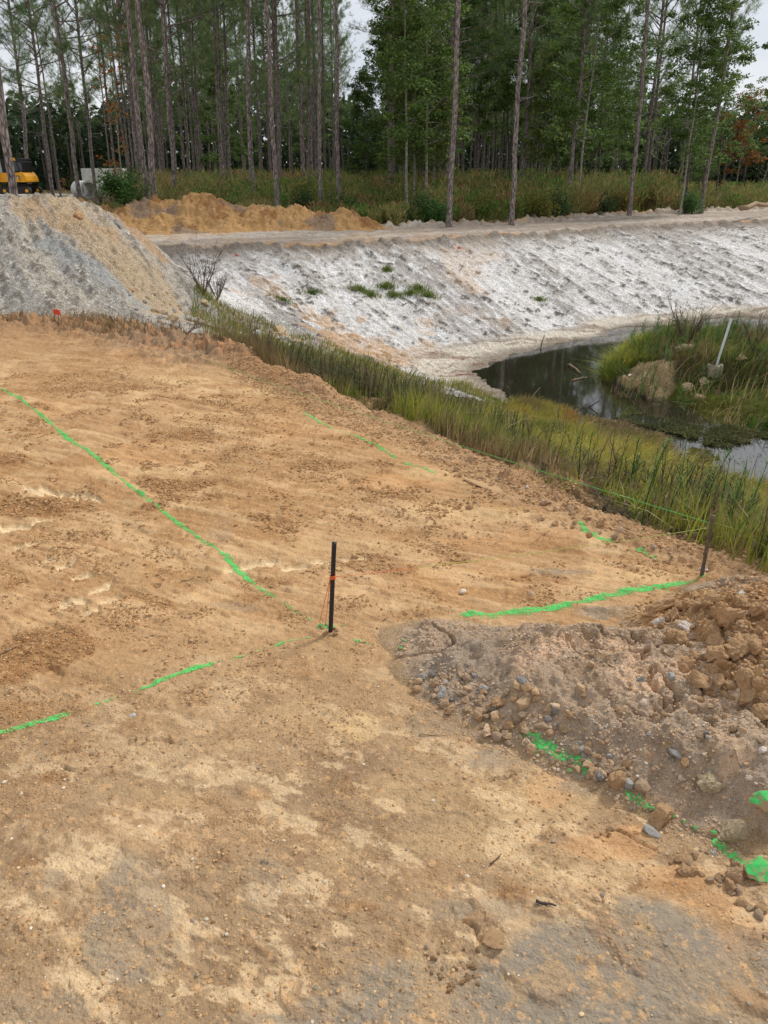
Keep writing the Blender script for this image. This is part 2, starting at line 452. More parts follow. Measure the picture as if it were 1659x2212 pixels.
def line_d(x, y, pl):
    best = np.full(x.shape, 1e9); par = np.zeros(x.shape)
    acc = 0
    for i in range(len(pl) - 1):
        a = pl[i]; e = pl[i + 1] - a; ln = np.hypot(*e)
        t = np.clip(((x - a[0]) * e[0] + (y - a[1]) * e[1]) / (e @ e), 0, 1)
        d = np.hypot(x - a[0] - t * e[0], y - a[1] - t * e[1])
        m = d < best; best = np.where(m, d, best); par = np.where(m, acc + t * ln, par); acc += ln
    return best, par
def blob(x, y, L_, z=0.0, nz=0.5, seed=50, ns=3.0):
    """soft irregular patches given as survey ellipses (u, v, ru, rv, strength)"""
    out = np.zeros(x.shape, np.float32)
    w = fbm(x * ns, y * ns, 4, seed) * nz
    for (u, v, ru, rv, st) in L_:
        c = G2(u, v, z); a = (G2(u + ru, v, z) - G2(u - ru, v, z)) / 2; b = (G2(u, v - rv, z) - G2(u, v + rv, z)) / 2
        Mi = np.linalg.inv(np.array([a, b]).T)
        dx = x - c[0]; dy = y - c[1]
        q = np.sqrt((Mi[0, 0] * dx + Mi[0, 1] * dy) ** 2 + (Mi[1, 0] * dx + Mi[1, 1] * dy) ** 2)
        out = np.maximum(out, st * ss(1.15, 0.65, q + w))
    return out
BASIN = np.concatenate([NE, NE_EXT, [[60, -6]], CR_EXT[::-1], CR[::-1], CR_L, [G2(390, 700)]])
ROADP = np.concatenate([CR, CR_EXT, RF_EXT[::-1], RF[::-1], RF_L, [[-40, 21]], CR_L[:1]])
ISLAND = np.array([G2(u, v, -2.4) for u, v in [(1288, 800), (1290, 838), (1350, 862), (1440, 880), (1500, 905), (1560, 930), (1659, 945)]] + [[8.0, 10.6], [10.2, 12.4], [10.6, 14.8]] + [G2(u, v, -2.4) for u, v in [(1659, 760), (1500, 752), (1340, 752)]])
MATLOW = np.array([G2(u, v, -2.4) for u, v in [(1430, 872), (1500, 910), (1560, 936), (1700, 960), (1700, 850), (1560, 850), (1470, 850)]])

# ------------------------------------------------------------------ terrain grid (polar, dense in front)
ang = np.concatenate([np.linspace(-180, -43, 50)[:-1], np.linspace(-43, 43, 1040), np.linspace(43, 180, 50)[1:]])
rr = np.concatenate([[0.02], np.geomspace(0.15, 0.85, 14)[:-1], np.geomspace(0.85, 46, 1300), np.geomspace(46, 1500, 40)[1:]])
TA = np.radians(ang)
AA, RR = np.meshgrid(TA, rr)
X = RR * np.sin(AA); Y = RR * np.cos(AA)
Z = rbf_eval(TFIT, X, Y).astype(np.float64)
def fade(r0, r1): return ss(r1, r0, RR)
sdB = poly_sd(X, Y, BASIN); sdR = poly_sd(X, Y, ROADP); sdI = poly_sd(X, Y, ISLAND); sdM = poly_sd(X, Y, MATLOW)
wob = fbm(X * 1.6, Y * 1.6, 3, 3)
sdB = sdB + wob * 0.10
road_m = ss(-0.15, 0.2, sdR + wob * 0.12)
inb = ss(-0.06, 0.06, sdB)
far_side = (Y > 12.5 + 0.30 * X) & (sdR < 0)         # only meaningful inside the basin
dC, sC = line_d(X, Y, np.concatenate([CR_L[::-1], CR, CR_EXT]))
dN, sN = line_d(X, Y, np.concatenate([NE, NE_EXT]))
dRF, _ = line_d(X, Y, np.concatenate([RF_L, RF, RF_EXT]))
beyond = np.zeros(X.shape, bool)
FORP = np.concatenate([[[-700, 26]], RF_L, RF, RF_EXT, [[700, 60]], [[700, 800], [-700, 800]]])
sdF = poly_sd(X, Y, FORP) + wob * 0.25
# island
isl = ss(-0.05, 1.1, sdI + 0.15 * fbm(X * 3, Y * 3, 3, 8))
low = ss(-0.3, 0.2, sdM)
Z = np.where(sdI > -0.1, np.maximum(Z, WATER - .12 + isl * (0.66 * (1 - low) + 0.17 * low) * (1 + .15 * wob)), Z)
# tall forest floor: gentle
Z += np.where(sdF > 0, 0.04 * wob, 0)
# ------ relief
sdir = G2(700, 915) - G2(500, 885); sdir /= np.hypot(*sdir)
SU = X * sdir[0] + Y * sdir[1]; SV = -X * sdir[1] + Y * sdir[0]
padm = (1 - inb) * (sdF < 0) * (1 - road_m) * fade(14, 18)
n_big = fbm(X * 0.9, Y * 0.9, 3, 11)
n_mid = fbm(X * 4, Y * 4, 4, 12)
n_str = fbm(SU * 1.3, SV * 9, 5, 13)                # scraper streaks
n_str2 = fbm(SU * 3.0, SV * 26, 4, 14)
n_fine = fbm(X * 22, Y * 22, 4, 15, 0.6)
n_crk = fbm(X * 9 + n_mid, Y * 9, 4, 16, 0.6)
near = ss(3.0, 2.2, RR)                             # smoother trampled soil by the viewer
DARK = [(120, 1098, 130, 17, 1), (30, 1262, 75, 40, .9), (120, 1405, 120, 42, .9), (10, 1452, 70, 34, 1), (430, 952, 130, 13, .8), (400, 1052, 85, 12, .9), (500, 1076, 110, 10, .9),
        (590, 1150, 90, 9, .6), (20, 1000, 50, 10, .9), (220, 850, 200, 9, .5), (620, 1260, 110, 22, .45), (930, 1150, 90, 14, .4), (800, 1220, 120, 26, .5), (700, 1010, 100, 9, .4), (100, 1530, 120, 15, .5), (60, 1880, 60, 60, .4),
        (880, 1330, 80, 16, .5), (1130, 1255, 100, 10, .4), (560, 1290, 80, 20, .5), (300, 1700, 70, 22, .35), (780, 1960, 90, 20, .5), (120, 1680, 40, 12, .7), (1100, 1930, 100, 14, .4), (1450, 1920, 100, 30, .5)]
PALE = [(390, 838, 110, 7, .9), (460, 906, 120, 6, .8), (1300, 1170, 50, 8, .9), (1080, 1110, 130, 14, .6), (770, 1570, 70, 36, 1), (1420, 1252, 110, 9, .8), (950, 1030, 60, 12, .8), (560, 860, 40, 5, 1), (590, 868, 50, 4, .9), (300, 1020, 120, 6, .5), (60, 740, 90, 6, .5),
        (700, 1180, 160, 12, .45), (620, 1560, 90, 40, .35), (1300, 1120, 80, 10, .6), (420, 1740, 120, 40, .4), (200, 2040, 80, 36, .6), (1160, 1730, 100, 50, .35), (950, 1700, 120, 30, .3), (720, 1850, 40, 60, .4), (1260, 1880, 120, 40, .35), (900, 2080, 40, 20, .6), (350, 2110, 60, 30, .5), (1000, 1830, 120, 30, .35), (1190, 1000, 10, 5, 0), (1500, 2120, 60, 30, .35), (300, 1850, 30, 100, .3), (520, 1620, 60, 20, .4)]
GREY = [(1300, 2130, 520, 110, 1), (760, 2200, 300, 50, .6), (1480, 2180, 300, 80, 1), (1150, 2230, 500, 60, 1), (1520, 2060, 150, 60, .7), (1320, 2020, 140, 50, .6), (300, 1960, 75, 100, .55), (330, 2060, 70, 50, .6), (600, 1890, 80, 45, .55), (560, 1930, 60, 90, .3), (1240, 1242, 80, 11, .8), (1330, 1330, 60, 9, .7), (620, 2200, 100, 20, .7), (60, 2180, 90, 30, .5), (1300, 1690, 120, 34, .5), (950, 1560, 90, 30, .4), (1120, 1640, 90, 26, .5), (1000, 1970, 160, 40, .5),
        (480, 1160, 30, 40, .2), (760, 2060, 60, 30, .4), (350, 760, 140, 8, .6), (500, 1310, 70, 10, .3), (90, 1900, 50, 20, .4)]
ORNG = [(1180, 1720, 60, 40, .7), (1350, 1830, 140, 30, .8), (1480, 1890, 120, 50, .7), (850, 1040, 120, 16, .5), (1060, 1170, 150, 12, .5), (260, 1000, 200, 20, .3), (1400, 1790, 60, 20, .8), (1550, 1960, 100, 60, .6), (700, 930, 140, 12, .4), (380, 1780, 200, 60, .2), (950, 1880, 160, 60, .2), (560, 1720, 40, 16, .5), (1600, 2010, 60, 60, .5), (40, 1760, 60, 16, .5)]
selp = (RR < 20)
def blobs_all(L_, **k):
    o = np.zeros(X.shape, np.float32)
    o[selp] = blob(X[selp], Y[selp], L_, **k)
    return o
mD = blobs_all(DARK, seed=60, nz=.9); mP = blobs_all(PALE, seed=64, nz=1.0, ns=2.4); mG = blobs_all(GREY, seed=68, nz=.8); GP = np.array([G2(*p) for p in [(560, 2300), (720, 2170), (980, 2080), (1120, 2010), (1350, 1990), (1500, 2010), (1900, 2150), (1900, 2500), (400, 2500)]]); mG = np.maximum(mG, ss(-.03, .06, poly_sd(X, Y, GP) + .09 * fbm(X * 4, Y * 4, 4, 69, .6)) * (RR < 3)); mO = blobs_all(ORNG, seed=72, nz=1.0)
loose = np.clip(mD + 0.9 * ss(0.15, 0.6, n_crk + 0.4 * n_big - 0.25 * near), 0, 1)   # crumbly top soil
crumb, cid = cells(X * 42, Y * 42, 21)
crumb2, cid2 = cells(X * 95 + n_mid, Y * 95, 22)
cr1 = np.clip(0.55 - crumb, 0, 1) * (cid > 0.15); cr2 = np.clip(0.5 - crumb2, 0, 1) * (cid2 > -0.1)
n_str3 = fbm(SU * 5.0, SV * 60, 4, 17, .6)
dz = 0.018 * n_big + 0.008 * n_mid + (1 - near * .75) * (0.006 * n_str + 0.004 * n_str2 + .004 * n_str3 + .0018 * fbm(SU * 14, SV * 50, 4, 19, .6) ) + (0.0022 - .0006 * near) * n_fine
dz = dz + loose * (0.009 * np.abs(n_crk) + 0.004 * cr1 + 0.003 * cr2) + 0.25 * (0.008 * cr1 * (cid > 0.75) + 0.006 * cr2 * (cid2 > .5))
# flaking plates with small scarps
pl = fbm(SU * 2.5 + 3, SV * 6, 5, 31, .6); pl2 = fbm(SU * 5 + 9, SV * 15, 5, 33, .6)
dz = dz + (1 - near * .3) * 0.0050 * (ss(0.05, 0.13, pl) + ss(0.42, 0.5, pl) + .6 * ss(-.2, -.12, pl2) + .6 * ss(.25, .33, pl2) - ss(-.4, -.37, -pl) * .0)
# caterpillar lug prints
LUGS = [(30, 1139, 34, 8, 4), (62, 1180, 30, 5, 6), (104, 1215, 22, 6, 6), (140, 1226, 24, 6, 8), (178, 1246, 24, 6, 8), (214, 1268, 28, 7, 10), (152, 1300, 34, 8, 6), (75, 1070, 26, 5, -5), (112, 1068, 24, 5, -6), (150, 1073, 26, 6, -6), (200, 1078, 22, 5, -6),
        (240, 1290, 24, 6, 10), (92, 1128, 24, 5, 4), (190, 1320, 26, 6, 8), (560, 1222, 30, 6, 3), (520, 1232, 30, 6, 3), (640, 1226, 30, 5, 3), (700, 1214, 30, 5, 3), (768, 1204, 30, 5, 3)]
lug = np.zeros(X.shape, np.float32)
sel = (RR < 6)
xs, ys = X[sel], Y[sel]
lw = fbm(xs * 20, ys * 20, 3, 77) * 0.35
acc = np.zeros(xs.shape, np.float32)
for (u, v, ru, rv, sk) in LUGS:
    c = G2(u, v); a = (G2(u + ru, v - sk) - G2(u - ru, v + sk)) / 2; b = (G2(u, v - rv) - G2(u, v + rv)) / 2
    Mi = np.linalg.inv(np.array([a, b]).T); dx = xs - c[0]; dy = ys - c[1]
    q = np.maximum(np.abs(Mi[0, 0] * dx + Mi[0, 1] * dy), np.abs(Mi[1, 0] * dx + Mi[1, 1] * dy))
    acc = np.maximum(acc, ss(1.1, .85, q + lw))
lug[sel] = acc
dz = dz - 0.016 * lug + 0.0 * near
# boot / small ruts at the bottom right
CRK = [[(1225, 1660), (1250, 1668), (1275, 1664)], [(1235, 1672), (1262, 1684), (1290, 1682)], [(1240, 1688), (1275, 1698), (1300, 1694)], [(1262, 1702), (1290, 1712)], [(1060, 1690), (1100, 1676), (1150, 1664)], [(1310, 1740), (1330, 1728), (1372, 1722)],
       [(1290, 1800), (1340, 1790), (1370, 1806), (1420, 1830)], [(100, 1640), (160, 1625), (210, 1632)], [(0, 1010), (40, 1000), (95, 996), (110, 1008)], [(280, 1612), (330, 1600), (400, 1606)], [(1010, 2000), (1040, 2020), (1036, 2050)], [(880, 1258), (930, 1250), (980, 1254)], [(130, 1660), (170, 1668), (240, 1662)]]
xs, ys = X[sel], Y[sel]; gr_ = np.zeros(xs.shape, np.float32); wx_ = .012 * fbm(xs * 30, ys * 30, 3, 78)
for q in CRK:
    pl_c = np.array([G2(*p) for p in q]); mn = pl_c.min(0) - .1; mx_ = pl_c.max(0) + .1
    s2 = (xs > mn[0]) & (xs < mx_[0]) & (ys > mn[1]) & (ys < mx_[1])
    d_, _ = line_d(xs[s2] + wx_[s2], ys[s2] - wx_[s2], pl_c)
    side = ss(0, .03, d_) ; gr_[s2] = np.minimum(gr_[s2], -.012 * np.exp(-(d_ / .0045) ** 2)) + .004 * np.exp(-((d_ - .012) / .012) ** 2)
dz[sel] += gr_
dzp = dz * padm
# berm at the far corner of the pad edge
bd, bs = line_d(X, Y, np.array([G2(505, 790), G2(560, 815), G2(640, 845), G2(690, 862)]))
berm = np.exp(-(bd / 0.18) ** 2) * (1 + .5 * n_mid) * ss(2.2, .8, bs)
dzp = dzp + 0.13 * berm
e2, es2 = line_d(X, Y, np.concatenate([[G2(690, 862)], NE[4:], NE_EXT]))
berm2 = np.exp(-((e2 - .12) / 0.16) ** 2)
dzp = dzp + berm2 * (0.012 + 0.012 * n_mid + .03 * np.abs(n_crk) + .02 * cr1)
# rough strip between the pad and gravel heap
rs, rss = line_d(X, Y, np.array([G2(-200, 705), G2(0, 706), G2(120, 700), G2(260, 722), G2(400, 752), G2(470, 775)]))
rough_s = np.exp(-(rs / 0.55) ** 2)
dzp = dzp + rough_s * (0.07 + 0.05 * n_mid + 0.03 * n_fine + .08 * np.abs(n_crk) + .05 * np.clip(.5 - cells(X * 9, Y * 9, 24)[0], 0, 1))
# slope rills
cd = np.array([0.90, 0.43]); cd /= np.hypot(*cd)
S1 = X * cd[0] + Y * cd[1]; S2 = X * cd[1] - Y * cd[0]
S1w = S1 - 0.13 * S2
rill = fbm(S1w * 1.1, S2 * 0.16, 4, 41); rill2 = fbm(S1w * 4.2, S2 * 0.6, 4, 42, .6); rill3 = fbm(S1w * 11, S2 * 3.0, 4, 43, .6)
far_m = inb * ss(0.2, 0.8, Y - (10.7 + 0.12 * X)) * (sdI < 0) * ss(-2.5, -2.3, Z / KD)
near_m = inb * (1 - ss(0.2, 0.8, Y - (10.7 + 0.12 * X)))
slope_f = ss(0, -0.25, Z) * far_m
up = ss(-2.36, -2.0, Z / KD)
dzb = far_m * (up * (0.07 * rill + 0.04 * rill2 + 0.04 * rill3) + (1 - up) * (0.012 * rill3 + .07 * fbm(X * 1.6, Y * 1.6, 5, 97, .6) + .02 * fbm(X * 9, Y * 9, 3, 98))) + near_m * (0.05 * n_mid + 0.02 * n_fine * ss(20, 10, RR))
dzi = np.where(sdI > 0, 0.06 * n_mid + 0.08 * fbm(X * 7, Y * 7, 4, 45, .6), 0) * (1 - low)
rt = fbm(dC * 3.5, sC * 0.15, 4, 47)
dzr = road_m * (0.035 * rt + 0.02 * n_mid + 0.015 * fbm(X * 8, Y * 8, 3, 48))
shoulder = np.exp(-(dC / 0.35) ** 2) * (0.05 + 0.07 * rill2) * (Y > 15)
shoulder2 = np.exp(-(dRF / 0.5) ** 2) * (0.10 + 0.14 * n_mid) * (X > -1)
Z0 = Z / KD
Z = Z + dzp + dzb + dzi + dzr + shoulder + shoulder2
# ------ colour
shp = X.shape
pv = fbm(X * 1.1, Y * 1.1, 4, 81); pv2 = fbm(X * 5, Y * 5, 5, 82, .6); pv3 = fbm(X * 17, Y * 17, 4, 83, .6)
C = np.broadcast_to(A_(186, 148, 106), shp + (3,)).copy()
C = mixc(C, A_(176, 136, 92), ss(-0.1, 0.7, pv))
C = mixc(C, A_(212, 174, 128), ss(0.0, 0.7, pv2 - .2 * pv) * .8)
C = mixc(C, A_(200, 146, 92), ss(0.2, .8, fbm(X * 1.7, Y * 1.7, 4, 84)) * .35)
C = mixc(C, A_(212, 178, 134), ss(0.1, 0.6, .4 * n_str + .6 * n_str2 + .5 * n_str3) * .55 * (1 - near))
C = mixc(C, A_(170, 128, 84), ss(0.1, 0.6, -.5 * n_str - .5 * n_str2 - .5 * n_str3) * .65 * (1 - near))
nearc = ss(3.0, 1.6, RR)
C = mixc(C, A_(163, 136, 104), nearc * .9)
C = mixc(C, A_(140, 113, 84), nearc * ss(0.0, 0.35, pv + .35 * pv2) * .75)
C = mixc(C, A_(194, 164, 126), nearc * ss(0.12, 0.4, pv2 * .8 + .5 * fbm(X * 2.3, Y * 2.3, 4, 86)) * .8)
C = mixc(C, A_(222, 192, 150), nearc * ss(0.2, 0.42, fbm(SU * 7, SV * 16, 5, 88, .62) + .25 * pv2) * .65)
C = mixc(C, A_(140, 110, 80), nearc * ss(0.25, 0.5, fbm(X * 26, Y * 26, 4, 89, .62)) * .6)
C = mixc(C, A_(202, 150, 100), mO * .7)
C = mixc(C, A_(214, 180, 130), mP * .8 * (.7 + .3 * ss(-.5, .5, pv3)))
C = mixc(C, A_(156, 137, 113), mG * .9)
C = mixc(C, A_(146, 133, 115), mG * ss(-.4, .3, pv2) * .85)
C = mixc(C, A_(178, 148, 112), mG * ss(.32, .5, fbm(X * 9, Y * 9, 4, 87, .6)) * .7)
C = mixc(C, A_(150, 106, 64), mD * .75)
C = mixc(C, A_(156, 112, 70), loose * .35)
C = mixc(C, A_(206, 164, 116), (ss(0.5, .35, crumb) * (cid > .85) * .7 + ss(0.45, .3, crumb2) * (cid2 > .75) * .7).clip(0, 1) * .8)
C = mixc(C, A_(230, 202, 158), lug * .85)
C = mixc(C, A_(160, 116, 76), berm.clip(0, 1) * .8)
C = mixc(C, A_(168, 134, 102), berm2.clip(0, 1) * .5)
rc = mixc(np.broadcast_to(A_(150, 124, 98), shp + (3,)), A_(176, 128, 90), ss(-.2, .5, pv2))
rc = mixc(rc, A_(104, 92, 78), ss(.1, .7, pv3))
C = mixc(C, rc, (rough_s * 1.3).clip(0, 1) * .9)
# back part of the pad greyer
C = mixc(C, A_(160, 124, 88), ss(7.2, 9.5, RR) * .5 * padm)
# bank colours
W = np.broadcast_to(A_(230, 225, 219), shp + (3,)).copy()
spk = fbm(X * 7, Y * 7 + 3, 4, 49, .65)
W = mixc(W, A_(172, 164, 156), ss(0, .6, rill + .4 * rill2) * .8)
W = mixc(W, A_(158, 150, 140), ss(-.1, .6, fbm(S1w * .35, S2 * .3, 3, 95)) * .45 * ss(-.3, .2, spk))
W = mixc(W, A_(136, 128, 120), ss(.2, .6, rill2 * .7 + .5 * rill3 + .6 * spk - .12) * .65)
W = mixc(W, A_(96, 88, 80), ss(.3, .55, spk * .9 + .35 * rill2) * .85)
W = mixc(W, A_(240, 238, 236), ss(.1, .5, -rill3 - .3 * spk) * .8)
t_or = blob(X, Y, [(1010, 590, 60, 40, .4), (960, 560, 70, 20, .3), (760, 722, 110, 36, 1), (840, 748, 90, 30, 1), (640, 600, 80, 14, .5), (930, 690, 70, 30, .6), (1560, 655, 80, 14, .4)], z=-1.2, nz=.8, seed=90, ns=1.2)
t_or = np.maximum(t_or, blob(X, Y, [(770, 735, 90, 24, .8), (850, 755, 80, 18, .8), (700, 712, 50, 12, .8), (560, 690, 60, 10, .5)], z=-1.75, nz=1.1, seed=96, ns=2.2))
W = mixc(W, A_(208, 166, 120), t_or * .9 * (.6 + .4 * ss(-.4, .4, rill3)))
W = mixc(W, A_(168, 156, 142), ss(-.55, -.1, Z0) * .75 * ss(.6, -.4, rill2))          # soil near the crest
W = mixc(W, A_(150, 138, 124), ss(-.22, -.05, Z0))
apron = ss(-2.08, -2.25, Z0)
ap = mixc(np.broadcast_to(A_(218, 206, 188), shp + (3,)), A_(168, 152, 134), ss(0, .4, fbm(S2 * 7, S1 * .8, 5, 91, .6)))
ap = mixc(ap, A_(150, 96, 74), ss(.25, .6, fbm(S2 * 6, S1 * .8, 4, 92)) * blob(X, Y, [(960, 790, 120, 18, 1), (1040, 806, 70, 14, 1), (880, 775, 50, 8, .6)], z=-2.3, nz=.5, seed=93))
W = mixc(W, ap, apron)
wet = ss(-2.30, -2.39, Z0)
W = mixc(W, A_(128, 114, 98), wet * .8)
W = mixc(W, A_(78, 68, 58), ss(-2.40, -2.5, Z0))
NB = np.broadcast_to(A_(112, 96, 68), shp + (3,)).copy()
NB = mixc(NB, A_(84, 74, 52), ss(-.2, .5, pv2)); NB = mixc(NB, A_(160, 128, 90), ss(.9, .3, dN) * ss(0.2, -.3, pv2) * .7)
NB = mixc(NB, A_(110, 92, 78), ss(-2.0, -2.3, Z0))
NB = mixc(NB, A_(118, 100, 80), ss(-2.2, -2.33, Z0) * .8)
NB = mixc(NB, A_(70, 62, 52), ss(-2.41, -2.5, Z0))
I_ = np.broadcast_to(A_(92, 84, 56), shp + (3,)).copy()
bare = blob(X, Y, [(1370, 822, 95, 30, 1), (1450, 838, 75, 24, 1)], z=-2.05, nz=.5, seed=94)
I_ = mixc(I_, A_(176, 150, 112), bare)
I_ = mixc(I_, A_(66, 58, 50), ss(-2.28, -2.36, Z0) * (1 - low))
I_ = mixc(I_, A_(74, 84, 42), low)
C = mixc(C, np.where((near_m > far_m)[..., None], NB, W), inb)
C = np.where((sdI > -.05)[..., None], I_, C)
R_ = np.broadcast_to(A_(166, 150, 134), shp + (3,)).copy()
R_ = mixc(R_, A_(190, 178, 164), ss(0, .6, rt) * .8); R_ = mixc(R_, A_(140, 126, 110), ss(.1, .7, pv2) * .6)
R_ = mixc(R_, A_(184, 150, 112), ss(24.5, 22, Y) * ss(-.3, .5, pv) * .35)
C = mixc(C, R_, road_m)
FL = np.broadcast_to(A_(84, 76, 48), shp + (3,)).copy()
FL = mixc(FL, A_(112, 92, 60), ss(-.3, .6, pv2)); FL = mixc(FL, A_(60, 66, 36), ss(0, .6, pv) * .7)
trk = ss(2.2, 1.6, np.abs(Y - (66 + .03 * X))) * ss(-3, -8, X)
FL = mixc(FL, A_(206, 192, 160), trk)
C = mixc(C, FL, ss(-.1, .3, sdF))
C = mixc(C, FL, (sdF < 0) * (1 - inb) * (1 - road_m) * ss(60, 120, RR))
# emit meshes per zone
nr, na = shp
vid = np.arange(nr * na).reshape(nr, na)
q00 = vid[:-1, :-1]; q01 = vid[:-1, 1:]; q10 = vid[1:, :-1]; q11 = vid[1:, 1:]
QUADS = np.stack([q00, q01, q11, q10], -1).reshape(-1, 4)
zone = np.zeros(shp, np.int8)
zone[(inb > .5)] = 1
zone[(sdI > -.05)] = 2
zone[road_m > .5] = 3
zone[(sdF > .1)] = 4
zq = zone[:-1, :-1].ravel()
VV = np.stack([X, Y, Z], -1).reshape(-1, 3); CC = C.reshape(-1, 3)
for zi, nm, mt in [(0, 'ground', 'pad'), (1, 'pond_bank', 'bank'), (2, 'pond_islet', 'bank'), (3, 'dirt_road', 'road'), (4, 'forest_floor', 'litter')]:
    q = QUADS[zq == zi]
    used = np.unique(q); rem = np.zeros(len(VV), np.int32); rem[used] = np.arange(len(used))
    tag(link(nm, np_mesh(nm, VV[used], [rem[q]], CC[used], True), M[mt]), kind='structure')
LR = np.log(rr)
def HG(x, y):
    """height of the finished ground"""
    x = np.asarray(x, float); y = np.asarray(y, float)
    r = np.hypot(x, y); a = np.degrees(np.arctan2(x, y))
    fi = np.clip(np.interp(r, rr, np.arange(nr)), 0, nr - 1.001); fj = np.clip(np.interp(a, ang, np.arange(na)), 0, na - 1.001)
    i = fi.astype(int); j = fj.astype(int); ti = fi - i; tj = fj - j
    return (Z[i, j] * (1 - tj) + Z[i, j + 1] * tj) * (1 - ti) + (Z[i + 1, j] * (1 - tj) + Z[i + 1, j + 1] * tj) * ti
print('terrain done')

# ------------------------------------------------------------------ water
mw, tw, bw = nmat('pond_water')
bw.inputs['Base Color'].default_value = (*lin(40, 38, 30), 1)
bw.inputs['Roughness'].default_value = 0.04
bw.inputs['IOR'].default_value = 1.65
bw.inputs['Specular IOR Level'].default_value = 0.9
cw = N(tw, 'ShaderNodeTexCoord').outputs['Object']
nw = N(tw, 'ShaderNodeTexNoise', Scale=5.0, Detail=3, Roughness=0.5); tw.links.new(cw, nw.inputs['Vector'])
bu = N(tw, 'ShaderNodeBump', Strength=0.03, Distance=0.01); tw.links.new(nw.outputs['Fac'], bu.inputs['Height']); tw.links.new(bu.outputs[0], bw.inputs['Normal'])
wp3 = np.array([[-4, 22], [-4, 9], [3, 1], [12, -4], [64, -4], [64, 38], [25, 33], [8, 26.]])
V = np.concatenate([np.c_[wp3, np.full(8, WATER)], [[20, 15, WATER]]])
tag(link('water', np_mesh('water', V, [[(i, (i + 1) % 8, 8) for i in range(8)]]), mw), kind='structure')
# ------------------------------------------------------------------ heaps of soil
HEAPS = []
def heap(name, label, pts, bounds, res, dzf, colf, mat, sink=0.03):
    P = np.array(pts); fit = rbf_fit(P)
    x0, x1, y0, y1 = bounds
    xs = np.arange(x0, x1, res); ys = np.arange(y0, y1, res)
    Xh, Yh = np.meshgrid(xs, ys)
    base = rbf_eval(fit, Xh, Yh); Hg = HG(Xh, Yh)
    edge = ss(0.0, 0.12 * max(1, res / .004) ** .35, base - Hg)
    Zh = base + dzf(Xh, Yh, base) * (0.25 + 0.75 * edge)
    Cc = colf(Xh, Yh, base)
    n, m = Xh.shape
    inside = Zh > Hg - sink
    bd = np.zeros_like(inside); bd[:2] = bd[-2:] = True; bd[:, :2] = bd[:, -2:] = True
    v = np.arange(n * m).reshape(n, m)
    Q = np.stack([v[:-1, :-1], v[:-1, 1:], v[1:, 1:], v[1:, :-1]], -1).reshape(-1, 4)
    ok = (inside[:-1, :-1] | inside[1:, 1:] | inside[1:, :-1] | inside[:-1, 1:]).ravel()
    Q = Q[ok]
    Vh = np.stack([Xh, Yh, Zh], -1).reshape(-1, 3)
    used = np.unique(Q); rem = np.zeros(len(Vh), np.int64); rem[used] = np.arange(len(used))
    c0 = np.array([Vh[used, 0].mean(), Vh[used, 1].mean(), Vh[used, 2].min()])
    o = link(name, np_mesh(name, Vh[used] - c0, [rem[Q]], Cc.reshape(-1, 3)[used], True), M[mat])
    o.location = c0
    tag(o, label, 'dirt pile')
    HEAPS.append((xs, ys, Zh))
    return o
def HT(x, y):
    x = np.asarray(x, float); y = np.asarray(y, float)
    h = HG(x, y)
    for xs, ys, Zh in HEAPS:
        fx = (x - xs[0]) / (xs[1] - xs[0]); fy = (y - ys[0]) / (ys[1] - ys[0])
        ok = (fx >= 0) & (fx < len(xs) - 1.01) & (fy >= 0) & (fy < len(ys) - 1.01)
        i = np.clip(fy.astype(int), 0, len(ys) - 2); j = np.clip(fx.astype(int), 0, len(xs) - 2)
        ti = np.clip(fy - i, 0, 1); tj = np.clip(fx - j, 0, 1)
        z = (Zh[i, j] * (1 - tj) + Zh[i, j + 1] * tj) * (1 - ti) + (Zh[i + 1, j] * (1 - tj) + Zh[i + 1, j + 1] * tj) * ti
        h = np.where(ok, np.maximum(h, z), h)
    return h
def gp(u, v, z=0.0): return tuple(G(u, v, z))
def ap(u, v, d): return tuple(AT(u, v, d))

def HIT(u, v, lift=0.0):
    """surveyed spot on the finished surface"""
    d = ray(u, v); t = np.geomspace(1.0, 80, 4000)
    x, y, z = d[0] * t, d[1] * t, EYE + d[2] * t
    k = np.argmax(z <= HT(x, y) + lift)
    return np.array([x[k], y[k], float(HT(x[k], y[k]))])

# grey gravel heap on the left
P1 = [gp(-300, 690), gp(-150, 692), gp(0, 694), gp(100, 700), gp(200, 702), gp(300, 708), gp(360, 704), gp(395, 690, -.15),
      ap(-350, 430, 12.6), ap(-200, 430, 12.6), ap(-60, 431, 12.6), ap(20, 430, 12.8), ap(90, 426, 13.2), ap(150, 426, 13.6), ap(200, 440, 14.0), ap(250, 468, 14.0), ap(300, 512, 13.8), ap(340, 556, 13.4), ap(385, 608, 12.9), ap(425, 655, 12.4),
      ap(50, 520, 11.7), ap(150, 540, 12.0), ap(230, 590, 11.6), ap(300, 640, 11.4), ap(0, 600, 10.7), ap(150, 640, 10.5), ap(260, 560, 12.4), ap(330, 640, 11.8), ap(380, 665, 11.8),
      (-9, 15.6, .3), (-7, 16.3, 0.1), (-5.2, 16.6, -.1), (-4.0, 16.4, -.4), (-3.0, 15.6, -.9), (-2.6, 14.6, -.9), (-2.4, 13.2, -.8), (-12, 15, .5), (-12, 17, 0)]
def dz1(x, y, b):
    a = (x * .55 - y * .84); s = (x * .84 + y * .55)
    n2 = fbm(s * 3.2, a * .5, 4, 201); n3 = fbm(s * 9, a * 3.4, 4, 202, .65)
    c, i = cells(s * 9, a * 7, 203)
    return 0.05 * n2 + 0.05 * n3 + 0.035 * np.abs(fbm(x * 14, y * 14, 4, 204, .6)) + 0.06 * np.clip(.45 - c, 0, 1) * (i > .3) + 0.10 * fbm(x * .8, y * .8, 2, 207)
